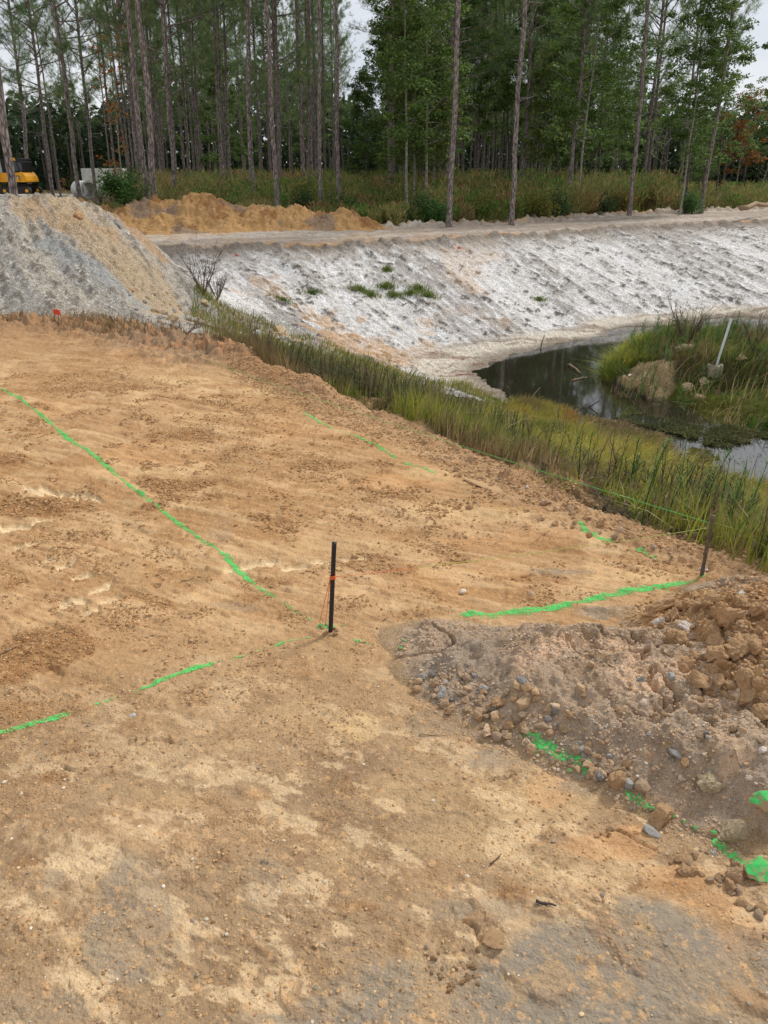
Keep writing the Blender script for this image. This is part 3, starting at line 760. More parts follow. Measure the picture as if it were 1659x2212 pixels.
def col1(x, y, b):
    a = (x * .55 - y * .84); s = (x * .84 + y * .55)
    n2 = fbm(s * 3.0, a * .35, 4, 201); n3 = fbm(s * 9, a * 3.4, 4, 202, .65); n4 = fbm(x * 30, y * 30, 3, 206)
    C = np.broadcast_to(A_(188, 178, 162), x.shape + (3,)).copy()
    C = mixc(C, A_(172, 166, 156), ss(0, .5, n2)); C = mixc(C, A_(132, 122, 108), ss(.2, .6, n3) * .9); C = mixc(C, A_(222, 216, 206), ss(.4, .7, n4) * .8)
    # clay band running down from the top
    bl = np.array([G2(70, 438, 1.1) , G2(230, 560, .7), G2(390, 680, .1)])
    l1 = np.array([AT(120, 430, 13.2)[:2], AT(235, 555, 12.3)[:2], AT(330, 650, 11.7)[:2], AT(400, 700, 11.2)[:2]])
    d, sp = line_d(x, y, l1)
    C = mixc(C, A_(200, 174, 138), ss(.8, .1, d + .5 * n2 + .2 * n3) * .75)
    d2, _ = line_d(x, y, np.array([AT(60, 440, 12.8)[:2], AT(140, 470, 12.8)[:2], AT(210, 500, 12.9)[:2]]))
    C = mixc(C, A_(198, 162, 120), ss(.4, .0, d2 + .45 * n3) * .6)
    d3, _ = line_d(x, y, np.array([AT(90, 520, 12.0)[:2], AT(230, 620, 11.3)[:2], AT(330, 690, 10.9)[:2]]))
    C = mixc(C, A_(174, 174, 170), ss(.22, .08, d3 + .1 * n3) * .8)
    d4, _ = line_d(x, y, np.array([AT(250, 465, 14)[:2], AT(320, 530, 13.6)[:2], AT(345, 565, 13.4)[:2]]))
    C = mixc(C, A_(196, 160, 122), ss(.2, .02, d4 + .2 * n2 - .1) * .8)
    return C
P1 = [(a, b, c - (.06 if c > .9 else 0)) for a, b, c in P1]
heap('gravel_pile', 'long heap of grey gravel and orange clay at the left behind the cleared pad', P1, (-13.5, -1.6, 8.8, 17.4), 0.022, dz1, col1, 'mound')

# orange mound along the road
crest2 = [(120, 440), (180, 436), (225, 448), (262, 462), (290, 438), (330, 431), (375, 436), (425, 424), (450, 432), (500, 436), (545, 440), (580, 444), (620, 452), (655, 458), (690, 466), (720, 466), (752, 458), (785, 472), (820, 486), (852, 500)]
P2 = [ap(u, v, 24.9 + (.2 if i % 2 else 0)) for i, (u, v) in enumerate(crest2)]
P2 += [gp(u, v) for u, v in [(60, 512), (150, 512), (250, 514), (350, 514), (450, 513), (550, 512), (650, 510), (750, 507), (830, 503), (870, 501)]]
P2 += [ap(u, v, 24.1) for u, v in [(200, 480), (320, 474), (430, 468), (540, 474), (640, 482), (740, 486)]]
P2 += [(x, 26.6, 0) for x in (-12, -10, -8, -6, -4, -2, 0, 1.2)] + [(-14, 24.5, 0), (-13, 23, 0), (1.6, 25, 0)]
def dz2(x, y, b):
    c, i = cells(x * 4.2, y * 4.2, 213); c2, i2 = cells(x * 10, y * 10, 214)
    return 0.16 * fbm(x * 1.5, y * 1.5, 4, 211) + 0.07 * fbm(x * 6, y * 6, 4, 212, .6) + 0.16 * np.clip(.5 - c, 0, 1) * (i > .2) + 0.09 * np.clip(.5 - c2, 0, 1) * (i2 > .1)
def col2(x, y, b):
    C = np.broadcast_to(A_(204, 160, 106), x.shape + (3,)).copy()
    C = mixc(C, A_(168, 122, 76), ss(0, .6, fbm(x * 2.2, y * 2.2, 4, 215))); C = mixc(C, A_(214, 172, 122), ss(.2, .7, fbm(x * 5, y * 5, 4, 216)) * .7)
    C = mixc(C, A_(158, 136, 116), ss(.25, .6, fbm(x * 1.1 + 5, y * 1.1, 4, 217)) * .8)
    return C
heap('clay_mound', 'long low mound of loose orange clay beyond the dirt road', P2, (-14, 2.0, 22.8, 27), 0.03, dz2, col2, 'mound')

# near heap at the right: grey brown spoil with stones
fz = 0.0
P3 = [gp(*p) for p in [(838, 1402), (850, 1450), (880, 1482), (940, 1530), (1000, 1572), (1090, 1608), (1180, 1648), (1260, 1690), (1330, 1720), (1400, 1745), (1480, 1775), (1560, 1800), (1620, 1830), (1700, 1880), (1800, 1960)]]
P3 += [gp(*p) for p in [(850, 1362), (885, 1338), (960, 1338), (1060, 1345), (1160, 1350), (1240, 1350), (1330, 1350), (1400, 1345)]]
P3 += [gp(*p) for p in [(900, 1362, .045), (930, 1340, .085), (985, 1358, .085), (1040, 1362, .085), (1085, 1356, .10), (1130, 1364, .12), (1190, 1360, .14), (1260, 1364, .155), (1320, 1378, .16), (1380, 1386, .17), (1450, 1396, .17), (1520, 1410, .17), (1600, 1440, .17), (1700, 1480, .17), (1850, 1520, .17),
                          (900, 1420, .06), (960, 1420, .075), (940, 1480, .035), (1020, 1450, .07), (1040, 1520, .04), (1120, 1430, .125), (1120, 1510, .085), (1140, 1570, .04), (1220, 1450, .135), (1220, 1540, .10), (1240, 1610, .05), (1340, 1460, .15), (1330, 1560, .11), (1360, 1640, .06),
                          (1460, 1500, .15), (1450, 1600, .12), (1480, 1690, .06), (1580, 1540, .15), (1590, 1640, .13), (1520, 1730, .02), (1600, 1730, .06), (1659, 1720, .13), (1659, 1600, .15), (1800, 1650, .14), (1800, 1750, .10), (1640, 1790, .02)]]
def rot3(x, y): return x * .8 - y * .6, x * .6 + y * .8
def dz3(x, y, b):
    c, i = cells(x * 30, y * 30, 223); c2, i2 = cells(x * 75, y * 75, 224); c3, i3 = cells(x * 13, y * 13, 225)
    lump = fbm(x * 6, y * 6, 4, 221, .55)
    gul = np.abs(fbm(x * 5 + 3, y * 5, 4, 226, .55))
    st = ss(-.2, .4, fbm(x * 4, y * 4, 3, 227))
    return 0.042 * lump - 0.045 * ss(.12, 0, gul) * st + 0.016 * fbm(x * 22, y * 22, 5, 222, .65) + st * (0.022 * np.clip(.5 - c, 0, 1) * (i > .1) + 0.011 * np.clip(.5 - c2, 0, 1) * (i2 > 0) + 0.05 * np.clip(.45 - c3, 0, 1) * (i3 > .45)) + (1 - st) * .006 * np.clip(.5 - c2, 0, 1) * (i2 > .6)
def col3(x, y, b):
    C = np.broadcast_to(A_(194, 168, 140), x.shape + (3,)).copy()
    n1 = fbm(x * 3, y * 3, 4, 231); n2 = fbm(x * 12, y * 12, 4, 232, .6)
    C = mixc(C, A_(178, 156, 132), ss(-.1, .5, n1)); C = mixc(C, A_(172, 142, 114), ss(.1, .7, n2) * .6); C = mixc(C, A_(146, 122, 98), ss(.2, .7, -n2) * .6)
    tan = blob(x, y, [(1200, 1400, 110, 30, 1), (1130, 1430, 60, 50, .8), (1420, 1470, 160, 30, 1), (1560, 1510, 100, 40, .8), (1330, 1420, 90, 30, .7), (1600, 1670, 70, 40, .9), (1560, 1600, 50, 26, .5), (1250, 1500, 50, 30, .5)], z=.13, nz=.9, seed=233, ns=5)
    C = mixc(C, A_(232, 194, 158), tan * .85)
    gr = blob(x, y, [(960, 1450, 90, 50, .9), (1060, 1360, 40, 20, .8), (1300, 1610, 90, 40, .4), (1540, 1560, 60, 30, .5), (1560, 1730, 110, 40, .9), (1450, 1450, 60, 20, .3)], z=.06, nz=.8, seed=234, ns=5)
    C = mixc(C, A_(172, 154, 134), gr * .8)
    e_ = b - HG(x, y); C = mixc(C, A_(178, 148, 110), ss(.030, .0, e_ + .022 * n2 + .02 * n1) * .9)
    c2, i2 = cells(x * 75, y * 75, 224); c, i = cells(x * 30, y * 30, 223)
    C = mixc(C, A_(196, 160, 122), (ss(.42, .3, c2) * (i2 > .72) + ss(.42, .3, c) * (i > .8)).clip(0, 1) * .7)
    return C
heap('spoil_pile', 'near heap of grey brown soil and pebbles beside the green paint line', P3, (-0.1, 1.75, 1.15, 2.95), 0.0033, dz3, col3, 'spoil')

# orange clod heap behind it
P4 = [gp(*p) for p in [(1330, 1350), (1360, 1322), (1400, 1300), (1480, 1285), (1550, 1268), (1640, 1262), (1760, 1262), (1360, 1420), (1420, 1480), (1500, 1560), (1600, 1620), (1750, 1700), (1900, 1700), (2000, 1500), (1950, 1300)]]
P4 += [gp(*p) for p in [(1400, 1345, .06), (1430, 1312, .10), (1470, 1345, .12), (1520, 1310, .17), (1560, 1290, .22), (1600, 1282, .26), (1650, 1290, .27), (1720, 1300, .27), (1820, 1330, .22), (1480, 1400, .13), (1560, 1380, .20), (1640, 1400, .24), (1540, 1450, .16), (1620, 1490, .19), (1720, 1450, .24), (1650, 1540, .17), (1750, 1560, .17)]]
def dz4(x, y, b):
    c, i = cells(x * 10, y * 10, 243); c2, i2 = cells(x * 24 + .3 * fbm(x * 20, y * 20, 2, 1), y * 24, 244); c3, i3 = cells(x * 60, y * 60, 245)
    return 0.04 * fbm(x * 5, y * 5, 4, 241) + 0.09 * np.clip(.55 - c, 0, 1) * (i > -.2) + 0.05 * np.clip(.5 - c2, 0, 1) * (i2 > -.4) + 0.02 * np.clip(.5 - c3, 0, 1) + 0.010 * fbm(x * 40, y * 40, 3, 242)
def col4(x, y, b):
    C = np.broadcast_to(A_(212, 172, 124), x.shape + (3,)).copy()
    n1 = fbm(x * 5, y * 5, 4, 251); c2, i2 = cells(x * 24, y * 24, 244)
    C = mixc(C, A_(182, 142, 100), ss(0, .6, n1)); C = mixc(C, A_(204, 162, 108), ss(-.2, .8, i2) * .5)
    C = mixc(C, A_(174, 152, 128), ss(.1, .6, fbm(x * 4 + 8, y * 4, 3, 252)) * .7)
    return C
heap('clod_pile', 'heap of broken orange clay clods at the right edge behind the grey spoil', P4, (0.75, 2.5, 1.6, 3.15), 0.0045, dz4, col4, 'spoil')
print('heaps done')

# ------------------------------------------------------------------ green marking paint sprayed on the soil
def paint(label, pts, width, cov, seed, dust=True):
    pl = np.array([G2(*p) for p in pts])
    # densify with a little wobble
    seg = np.hypot(*(np.diff(pl, axis=0)).T); s = np.concatenate([[0], np.cumsum(seg)])
    n = max(8, int(s[-1] / 0.005)); t = np.linspace(0, s[-1], n)
    px = np.interp(t, s, pl[:, 0]); py = np.interp(t, s, pl[:, 1])
    w = 0.006 * fbm(t * 3, t * 0, 3, seed)
    tx = np.gradient(px); ty = np.gradient(py); l = np.hypot(tx, ty); nx = -ty / l; ny = tx / l
    px = px + nx * w; py = py + ny * w
    m = max(6, int(width * 1.6 / 0.0045)); q = np.linspace(-.8, .8, m) * width
    Xp = px[:, None] + nx[:, None] * q; Yp = py[:, None] + ny[:, None] * q
    Zp = HT(Xp, Yp) + 0.0022
    Vp = np.stack([Xp, Yp, Zp], -1).reshape(-1, 3)
    v = np.arange(n * m).reshape(n, m)
    Q = np.stack([v[:-1, :-1], v[:-1, 1:], v[1:, 1:], v[1:, :-1]], -1)
    Xc = Xp[:-1, :-1]; Yc = Yp[:-1, :-1]; qq = np.abs(q[:-1])[None] / width
    nn = 1.15 * fbm(Xc * 75, Yc * 75, 3, seed + 1, .65) + .6 * fbm(Xc * 16, Yc * 16, 3, seed + 2)
    cov = cov - .05; lng = 0.55 * fbm(t[:-1] * 3.5, t[:-1] * 0, 3, seed + 3)[:, None]
    ends = ss(0, .06, t[:-1]) * ss(0, .06, s[-1] - t[:-1]); ends = ends[:, None] * 1.2 - 1.2
    val = cov + ends + lng - ss(.12, .62, qq) * 1.3 + nn * .75
    keep = val > -.55
    if keep.sum() < 12: keep = val > np.quantile(val, .8)
    vv = np.zeros((n, m), np.float32); vv[:-1, :-1] = np.minimum(val - .25 * nn, .4); vv[-1] = vv[-2]; vv[:, -1] = vv[:, -2]
    q = Q[keep]; used = np.unique(q); rem = np.zeros(n * m, np.int64); rem[used] = np.arange(len(used))
    g = link('paint_line', np_mesh('paint_line', Vp[used], [rem[q]], np.repeat(vv.reshape(-1, 1), 3, 1)[used], True), M['spray'])
    tag(g, label, 'paint line')
    return g
paint('long broken green paint line running from the left edge down to the black stake', [(-30, 826), (0, 843), (60, 884), (110, 925), (150, 958), (200, 992), (240, 1022), (290, 1062), (340, 1098), (400, 1150), (450, 1182), (490, 1208), (520, 1240), (560, 1272), (605, 1302)], .038, .5, 300)
paint('faint green speckle ending the long line just left of the stake', [(596, 1297), (640, 1322), (695, 1348)], .036, .3, 310)
paint('bright green paint line leaving the left edge below the brown patch', [(-40, 1598), (0, 1586), (80, 1562), (165, 1536)], .036, .95, 320)
paint('thin faint green paint between the bright line and the middle dash', [(165, 1536), (210, 1522), (285, 1495)], .03, .35, 330)
paint('thin green paint dash on the lower left, between two faint stretches', [(285, 1495), (380, 1460), (430, 1445), (480, 1431)], .03, .75, 340)
paint('faint speckled green paint leading up to the black stake from the lower left', [(480, 1431), (560, 1406), (620, 1388), (700, 1366)], .03, .3, 350)
paint('straight bright green paint line running to the brown stake at the right', [(985, 1338), (1060, 1334), (1150, 1325), (1250, 1308), (1340, 1292), (1420, 1278), (1502, 1266)], .05, .85, 360)
paint('narrow green paint dash along the far side of the pad', [(652, 898), (690, 917), (728, 940)], .036, .35, 370)
paint('green paint line along the far edge of the pad, left of the flat clay slab', [(725, 938), (770, 956), (820, 977), (862, 999)], .042, .7, 380)
paint('very faint green dusting beyond the far paint line', [(862, 999), (910, 1018), (950, 1032)], .04, .15, 390)
paint('small green paint dash under the string near the right stake', [(1240, 1138), (1262, 1160), (1300, 1176), (1332, 1185)], .045, .4, 400)
paint('spotty green paint dash nearest the brown stake on its left', [(1362, 1194), (1395, 1206), (1432, 1220)], .04, .3, 410)
paint('green paint on the stones at the heap foot, upper left piece', [(1030, 1552), (1060, 1572), (1085, 1584)], .035, .1, 420)
paint('wide bright green paint stripe along the foot of the near heap', [(1125, 1600), (1190, 1632), (1250, 1660), (1305, 1693)], .042, .8, 430)
paint('short green paint stripe ending at the orange rock by the near heap', [(1335, 1712), (1375, 1733), (1415, 1747)], .036, .75, 440)
paint('green paint stripe at the lower right running to the painted boulder', [(1525, 1785), (1560, 1830), (1600, 1862), (1659, 1890), (1700, 1905)], .04, .7, 450)
paint('green paint blotch at the foot of the black stake', [(668, 1350), (700, 1354), (740, 1350)], .05, .25, 460)
paint('small green paint blotch just right of the black stake', [(752, 1380), (785, 1386), (812, 1396)], .03, .2, 470)
paint('dusting of green paint around the foot of the brown stake', [(1490, 1270), (1515, 1258), (1545, 1240)], .06, -.3, 480)

# ------------------------------------------------------------------ stakes and string
def stake(name, label, base, top_v, rad, mat, top_u, ribs=True):
    b = G(*base); b[2] = float(HT(b[0], b[1]))
    d = ray(top_u, top_v); t = b[1] / d[1]; top = np.array([d[0] * t, b[1], EYE + d[2] * t])
    L_ = top - b; ln = np.linalg.norm(L_)
    n = 60 if ribs else 24
    tt = np.linspace(-.08, ln, n)
    r = rad * (1 + (0.09 * (np.arange(n) % 2) if ribs else 0.10 * vn(tt * 30, tt * 0, 5)))
    V, Q, T = tube(np.c_[tt * 0, tt * 0, tt], r, 10)
    o = link(name, np_mesh(name, V, [Q, T], None, True), mat)
    o.location = b; o.rotation_euler = Vector(L_).to_track_quat('Z', 'Y').to_euler()
    tag(o, label, 'stake')
    return b, top
M['black_steel'] = plain('black_steel', lin(40, 39, 42), 0.55, nscale=80, var=.5, bump=.0006)
M['rusty'] = plain('weathered_stake', lin(98, 84, 72), 0.8, nscale=70, var=.4, bump=.001)
b1, t1 = stake('black_stake', 'upright black rod driven into the clay beside green paint, orange string tied round it', (714, 1364), 1172, .0088, M['black_steel'], 722)
b2, t2 = stake('brown_stake', 'slim weathered brown stake at the bank edge where two green strings meet', (1513, 1256), 1113, .0085, M['rusty'], 1540, False)
b3, t3 = stake('brown_stake', 'short stick at the far corner of the pad holding the end of the string', (250, 722), 704, .012, M['rusty'], 251, False)
M['string'] = attr_mat('nylon_string', 0.5, 0, 0)
def string(name, label, pts, rad, cols, sag=0.0):
    pts = np.array(pts, float)
    if len(pts) == 2:
        t = np.linspace(0, 1, 50)[:, None]; p = pts[0] * (1 - t) + pts[1] * t; p[:, 2] -= sag * 4 * t[:, 0] * (1 - t[:, 0])
    else: p = pts
    V, Q, T = tube(p, rad, 6)
    k = len(p); c = np.repeat(np.array([cols[0] if i / k < .2 else cols[1] for i in range(k)]), 6, axis=0); c = np.concatenate([c, c[:1], c[-1:]])
    return tag(link(name, np_mesh(name, V, [Q, T], c, True), M['string']), label, 'string')
og = lin(240, 120, 70); yg = lin(170, 190, 80); gg = lin(90, 180, 90)
def along(b, t, vfrac): return b + (t - b) * vfrac
k1 = along(b1, t1, .63)
k2 = along(b2, t2, .80)
k3 = along(b3, t3, .9)
string('guide_string', 'taut string tied between the black stake and the brown stake', [k1 + [.008, -.004, 0], k2], .0010, (og, yg), .01)
string('guide_string', 'long thin green string running from the brown stake to the far pad corner', [k2 + [0, 0, .02], k3], .0014, (gg, gg), .05)
f1 = G(694, 1352); f1[2] = float(HT(f1[0], f1[1])) + .01; f2 = G(704, 1350); f2[2] = float(HT(f2[0], f2[1])) + .01
axis = (t1 - b1) / np.linalg.norm(t1 - b1)
wr = [f1]
for i in range(20):
    wr.append(f1 + (k1 - f1) * (i + 1) / 20 + [-.009, -.004, 0])
for i in range(44):
    a = pi + i / 11 * 2 * pi; wr.append(k1 + np.array([.0115 * cos(a), .0115 * sin(a), 0]) + axis * (.002 * i / 11 * 2 - .008))
for i in range(20):
    wr.append(k1 + (f2 - k1) * (i + 1) / 20 + [-.009 * (1 - i / 20), -.004, 0])
string('tie_string', 'orange string wrapped round the black stake and pegged to the ground', wr, .0014, (og, og))
# marker flags
M['flag'] = plain('orange_flag', lin(235, 85, 50), 0.6, nscale=30)
M['wire'] = plain('flag_wire', lin(120, 115, 110), 0.5)
def flag(u, v, z, s, label, d=None):
    g = HIT(u, v)
    t = thing('marker_flag', label, 'marker flag', (g[0], g[1], float(HT(g[0], g[1]))))
    V, Q, T = tube([[0, 0, -.05], [.01, 0, s * 1.2]], .003, 6); link('wire', np_mesh('wire', V, [Q, T]), M['wire'], t)
    n = 7; q = np.linspace(0, 1, n); Vf = []
    for k in range(n):
        for zq in (0, 1): Vf.append([.01 + q[k] * s, .02 * sin(q[k] * 5), s * (.45 + .75 * zq) - .1 * s * q[k]])
    Vf = np.array(Vf); Vb = Vf + [0, .003, 0]
    Qf = [(2 * k, 2 * k + 2, 2 * k + 3, 2 * k + 1) for k in range(n - 1)]
    link('flag', np_mesh('flag', Vf, [Qf]), M['flag'], t)
flag(117, 690, 0.0, .085, 'small orange marker flag on the rough soil in front of the grey heap')
flag(508, 556, -.4, .06, 'tiny orange marker flag on the left part of the chalky slope')
flag(988, 541, -.4, .07, 'tiny orange marker flag high on the middle of the chalky slope')

# ------------------------------------------------------------------ stones
def stone_mesh(name, seed, cuts=9, sub=3, flat=.7, rough=.12):
    rg = random.Random(seed)
    bm = bmesh.new(); bmesh.ops.create_icosphere(bm, subdivisions=sub, radius=1)
    pl_ = []
    for _ in range(cuts):
        n = Vector((rg.gauss(0, 1), rg.gauss(0, 1), rg.gauss(0, 1))).normalized(); pl_.append((n, rg.uniform(.55, .9)))
    for v in bm.verts:
        p = v.co.copy()
        for n, d in pl_:
            e = p.dot(n) - d
            if e > 0: p -= n * e * .92
        v.co = p
    V = np.array([v.co[:] for v in bm.verts])
    d = rough * (fbm(V[:, 0] * 2 + seed, V[:, 1] * 2 + V[:, 2] * 1.7, 4, seed, .6)) + rough * .5 * fbm(V[:, 0] * 6 + V[:, 2] * 3, V[:, 1] * 6 - V[:, 2] * 4 + seed, 3, seed + 3)
    V = V * (1 + d)[:, None] * [1, rg.uniform(.65, .95), flat * rg.uniform(.8, 1.1)]
    P = [[v.index for v in f.verts] for f in bm.faces]; bm.free()
    return np_mesh(name, V, [P], None, sub > 2 and cuts < 8)
SM = [stone_mesh('stone', 10 + i, 13 + i % 4, 3, .72, .09) for i in range(7)]
KM = [stone_mesh('clod', 40 + i, 12 + i % 4, 4, .8, .22) for i in range(7)]
_cache = {}
def stone(u, v, s, label, mat, kind='stone', z=0.0, name=None, group=None, cat=None, sink=.35, rot=None, scl=(1, 1, 1), xy=None, seed=None):
    me0 = (SM if kind == 'stone' else KM)[(seed if seed is not None else random.randrange(7)) % 7]
    key = (me0.name, mat)
    if key not in _cache:
        me = me0.copy(); me.materials.clear(); me.materials.append(M[mat]); _cache[key] = me
    o = bpy.data.objects.new(name or kind, _cache[key]); col.objects.link(o)
    if xy is None:
        xy = HIT(u, v, s * .2)[:2]
    h = float(HT(xy[0], xy[1]))
    o.location = (xy[0], xy[1], h + s * scl[2] * .72 * (1 - 2 * sink))
    o.scale = (s * scl[0], s * scl[1], s * scl[2])
    o.rotation_euler = rot or (random.uniform(-.5, .5), random.uniform(-.5, .5), random.uniform(0, 6.28))
    tag(o, label, cat or ('rock' if kind == 'stone' else 'clod'), group)
    return o
# one of a kind
stone(285, 1547, .014, 'flat white pebble lying alone on the clay below the left green dash', 'white_stone', cat='stone', scl=(1.3, 1, .6))
stone(1252, 1620, .022, 'pale blue grey stone just above the wide green stripe', 'grey_stone', cat='stone')
stone(1462, 1628, .022, 'light grey angular stone on the lower face of the near heap', 'grey_stone', cat='stone', scl=(1.3, 1, .8))
stone(1130, 1470, .030, 'large flat grey slab stone on the left face of the heap', 'grey_stone', cat='stone', z=.06, scl=(1.3, .8, .7)).location.z += .0
stone(1132, 1522, .034, 'grey brown wedge of rock among the pebbles at the heap foot', 'stone', cat='rock', scl=(1.2, .9, .9))
stone(1075, 1518, .028, 'rounded orange tan rock at the heap foot beside a grey wedge', 'clod', 'clod', cat='rock')
stone(1428, 1768, .042, 'big orange rock standing at the end of the short green stripe', 'clod', 'clod', cat='rock', scl=(1.25, .9, .9), rot=(.3, -.4, .8), sink=.25, seed=2)
stone(1405, 1795, .030, 'dark flat stone tucked under the big orange rock', 'grey_stone', cat='stone', scl=(1.2, .8, .5))
stone(1585, 1800, .055, 'upright flat tan clod of clay beside the lower right green stripe', 'tan_rock', 'clod', cat='clod', rot=(1.3, .2, .3), scl=(1, 1, .5), sink=.1, seed=4)
stone(1530, 1690, .040, 'pale knobbly rock low on the right face of the near heap', 'tan_rock', 'clod', cat='rock', seed=1)
stone(1330, 1690, .036, 'brown rock beside the paint stripe at the heap foot', 'clod', 'clod', cat='rock', seed=3)
stone(1385, 1700, .036, 'dull brown rock to the right of the paint stripe gap', 'stone', 'stone', cat='rock', seed=3)
stone(1590, 1895, .030, 'rounded orange rock below the painted boulder', 'clod', 'clod', cat='rock', seed=5)
stone(1575, 1340, .085, 'largest block of clay standing upright on the clod heap', 'clod', 'clod', cat='clod', z=.2, rot=(.4, .9, .4), scl=(1.0, .6, .8), sink=.3, seed=6)
stone(1640, 1320, .06, 'block of clay at the frame edge on top of the clod heap', 'clod', 'clod', cat='clod', z=.2, rot=(.1, .5, 1.4), scl=(1.0, .6, .8), seed=0)
stone(1420, 1312, .075, 'big dark brown clod leaning at the left end of the clod heap', 'clod', 'clod', cat='clod', z=.05, rot=(.2, -.3, .2), scl=(1.2, .7, .6), seed=5)
stone(1565, 1440, .045, 'long block of clay halfway down the clod heap', 'clod', 'clod', cat='clod', z=.15, rot=(.5, .9, .9), scl=(1.4, .7, .6), seed=2)
stone(1600, 1283, .018, 'whitish stone perched on top of the clod heap', 'white_stone', cat='stone', z=.25)
stone(1065, 2030, .030, 'lumpy brown clod lying on the grey mud at the bottom of the picture', 'clod', 'clod', cat='clod', sink=.4, scl=(1, 1.1, .45), seed=1)
stone(605, 712, .17, 'yellowish boulder half buried in the grass at the pond corner', 'tan_rock', 'stone', z=-.9, scl=(1, .9, .8))
stone(555, 729, .10, 'small bright white lump lying in the dark grass at the pond corner', 'white_stone', 'clod', z=-.8, cat='stone')
stone(440, 655, .10, 'pale clay boulder above the left end of the grass band', 'tan_rock', 'clod', z=-.3)
stone(372, 690, .09, 'pale boulder at the foot of the grey heap, nearest the grass', 'tan_rock', 'clod', z=-.1)
stone(350, 676, .07, 'tan rock just behind the pale boulder at the heap foot', 'tan_rock', 'clod', z=0)
stone(170, 468, .09, 'orange boulder near the top of the grey gravel heap', 'clod', 'clod', z=1.0)
stone(250, 480, .12, 'grey slab near the top right of the gravel heap', 'grey_stone', 'clod', z=.8, scl=(1.3, 1, .5))
stone(1000, 1280, .025, 'green dusted brown stone on the pad between the two stakes', 'stone', 'stone', cat='stone')
stone(1150, 1285, .022, 'flat brown stone on the pad just above the straight green line', 'stone', 'stone', cat='stone', scl=(1.5, 1, .5))
def half_painted():
    m = M['stone'].copy(); m.name = 'half_painted_stone'; t = m.node_tree; b = t.nodes['Principled BSDF']
    src = b.inputs['Base Color'].links[0].from_socket
    ge = N(t, 'ShaderNodeNewGeometry'); sx = N(t, 'ShaderNodeSeparateXYZ'); t.links.new(ge.outputs['Normal'], sx.inputs[0])
    n1 = N(t, 'ShaderNodeTexNoise', Scale=3.0, Detail=6, Roughness=.75); t.links.new(N(t, 'ShaderNodeTexCoord').outputs['Object'], n1.inputs['Vector'])
    ad = N(t, 'ShaderNodeMath', operation='MULTIPLY_ADD'); ad.inputs[1].default_value = 2.2; t.links.new(n1.outputs['Fac'], ad.inputs[0]); t.links.new(sx.outputs[2], ad.inputs[2])
    mr = N(t, 'ShaderNodeMapRange'); mr.inputs[1].default_value = 1.55; mr.inputs[2].default_value = 1.9; t.links.new(ad.outputs[0], mr.inputs[0])
    mc = N(t, 'ShaderNodeMix', data_type='RGBA'); t.links.new(mr.outputs[0], mc.inputs[0]); t.links.new(src, mc.inputs[6]); mc.inputs[7].default_value = (*lin(84, 208, 108, .85), 1)
    t.links.new(mc.outputs[2], b.inputs['Base Color']); return m
M['painted_stone'] = half_painted()
stone(1640, 1878, .055, 'boulder sprayed green at the right edge, end of the paint line', 'painted_stone', 'stone', cat='rock', scl=(1.2, .9, .7), rot=(0, .1, .1), seed=2)
stone(1652, 1738, .045, 'green sprayed stone at the right edge, higher up the heap', 'painted_stone', 'stone', cat='rock', z=.1, rot=(.4, 0, 0), seed=4)
for i, (u, v, s) in enumerate([(1395, 1745, .012), (1408, 1748, .013), (1455, 1765, .009), (1478, 1776, .010), (1500, 1790, .012), (1540, 1800, .015), (1075, 1580, .012), (1200, 1640, .014), (692, 1352, .013), (706, 1350, .012), (740, 1352, .009), (866, 1400, .012), (873, 1385, .010), (1230, 1665, .011)]):
    stone(u, v, s, 'small pebble sprayed bright green beside a paint line', 'painted_stone', cat='stone', sink=.4, group='green sprayed pebbles')
for i in range(9):
    a = i * 2.4; stone(0, 0, random.uniform(.006, .013), 'small clod pushed up round the foot of the black stake', 'clod', 'clod', group='clods round the black stake', xy=(b1[0] + cos(a) * random.uniform(.015, .05), b1[1] + sin(a) * random.uniform(.015, .05)))
# islet and bank rocks
stone(1480, 838, .19, 'large smooth tan rock at the front of the grassy islet', 'tan_rock', 'stone', z=-2.1, scl=(1.1, .8, .8), rot=(0, 0, .4), seed=1)
stone(1510, 862, .13, 'smaller tan rock at the islet shore in front of the large one', 'tan_rock', 'stone', z=-2.2, seed=4)
stone(1520, 824, .11, 'grey tan rock right behind the large islet rock', 'tan_rock', 'stone', z=-2.1, seed=2)
stone(1398, 745, .13, 'tan rock poking out of the grass on the back left of the islet', 'tan_rock', 'clod', z=-1.6, sink=.1, seed=3)
stone(1475, 756, .13, 'long pale rock in the grass in the middle of the islet', 'tan_rock', 'clod', z=-1.6, scl=(1.6, .8, .7), rot=(0, 0, .1), sink=.1, seed=5)
stone(1600, 778, .09, 'brownish rock in the islet grass right of the white pipe', 'tan_rock', 'clod', z=-1.8, sink=.2, seed=6)
stone(1360, 812, .05, 'tiny pale stone on the black mud of the islet shore', 'white_stone', 'stone', z=-2.3)

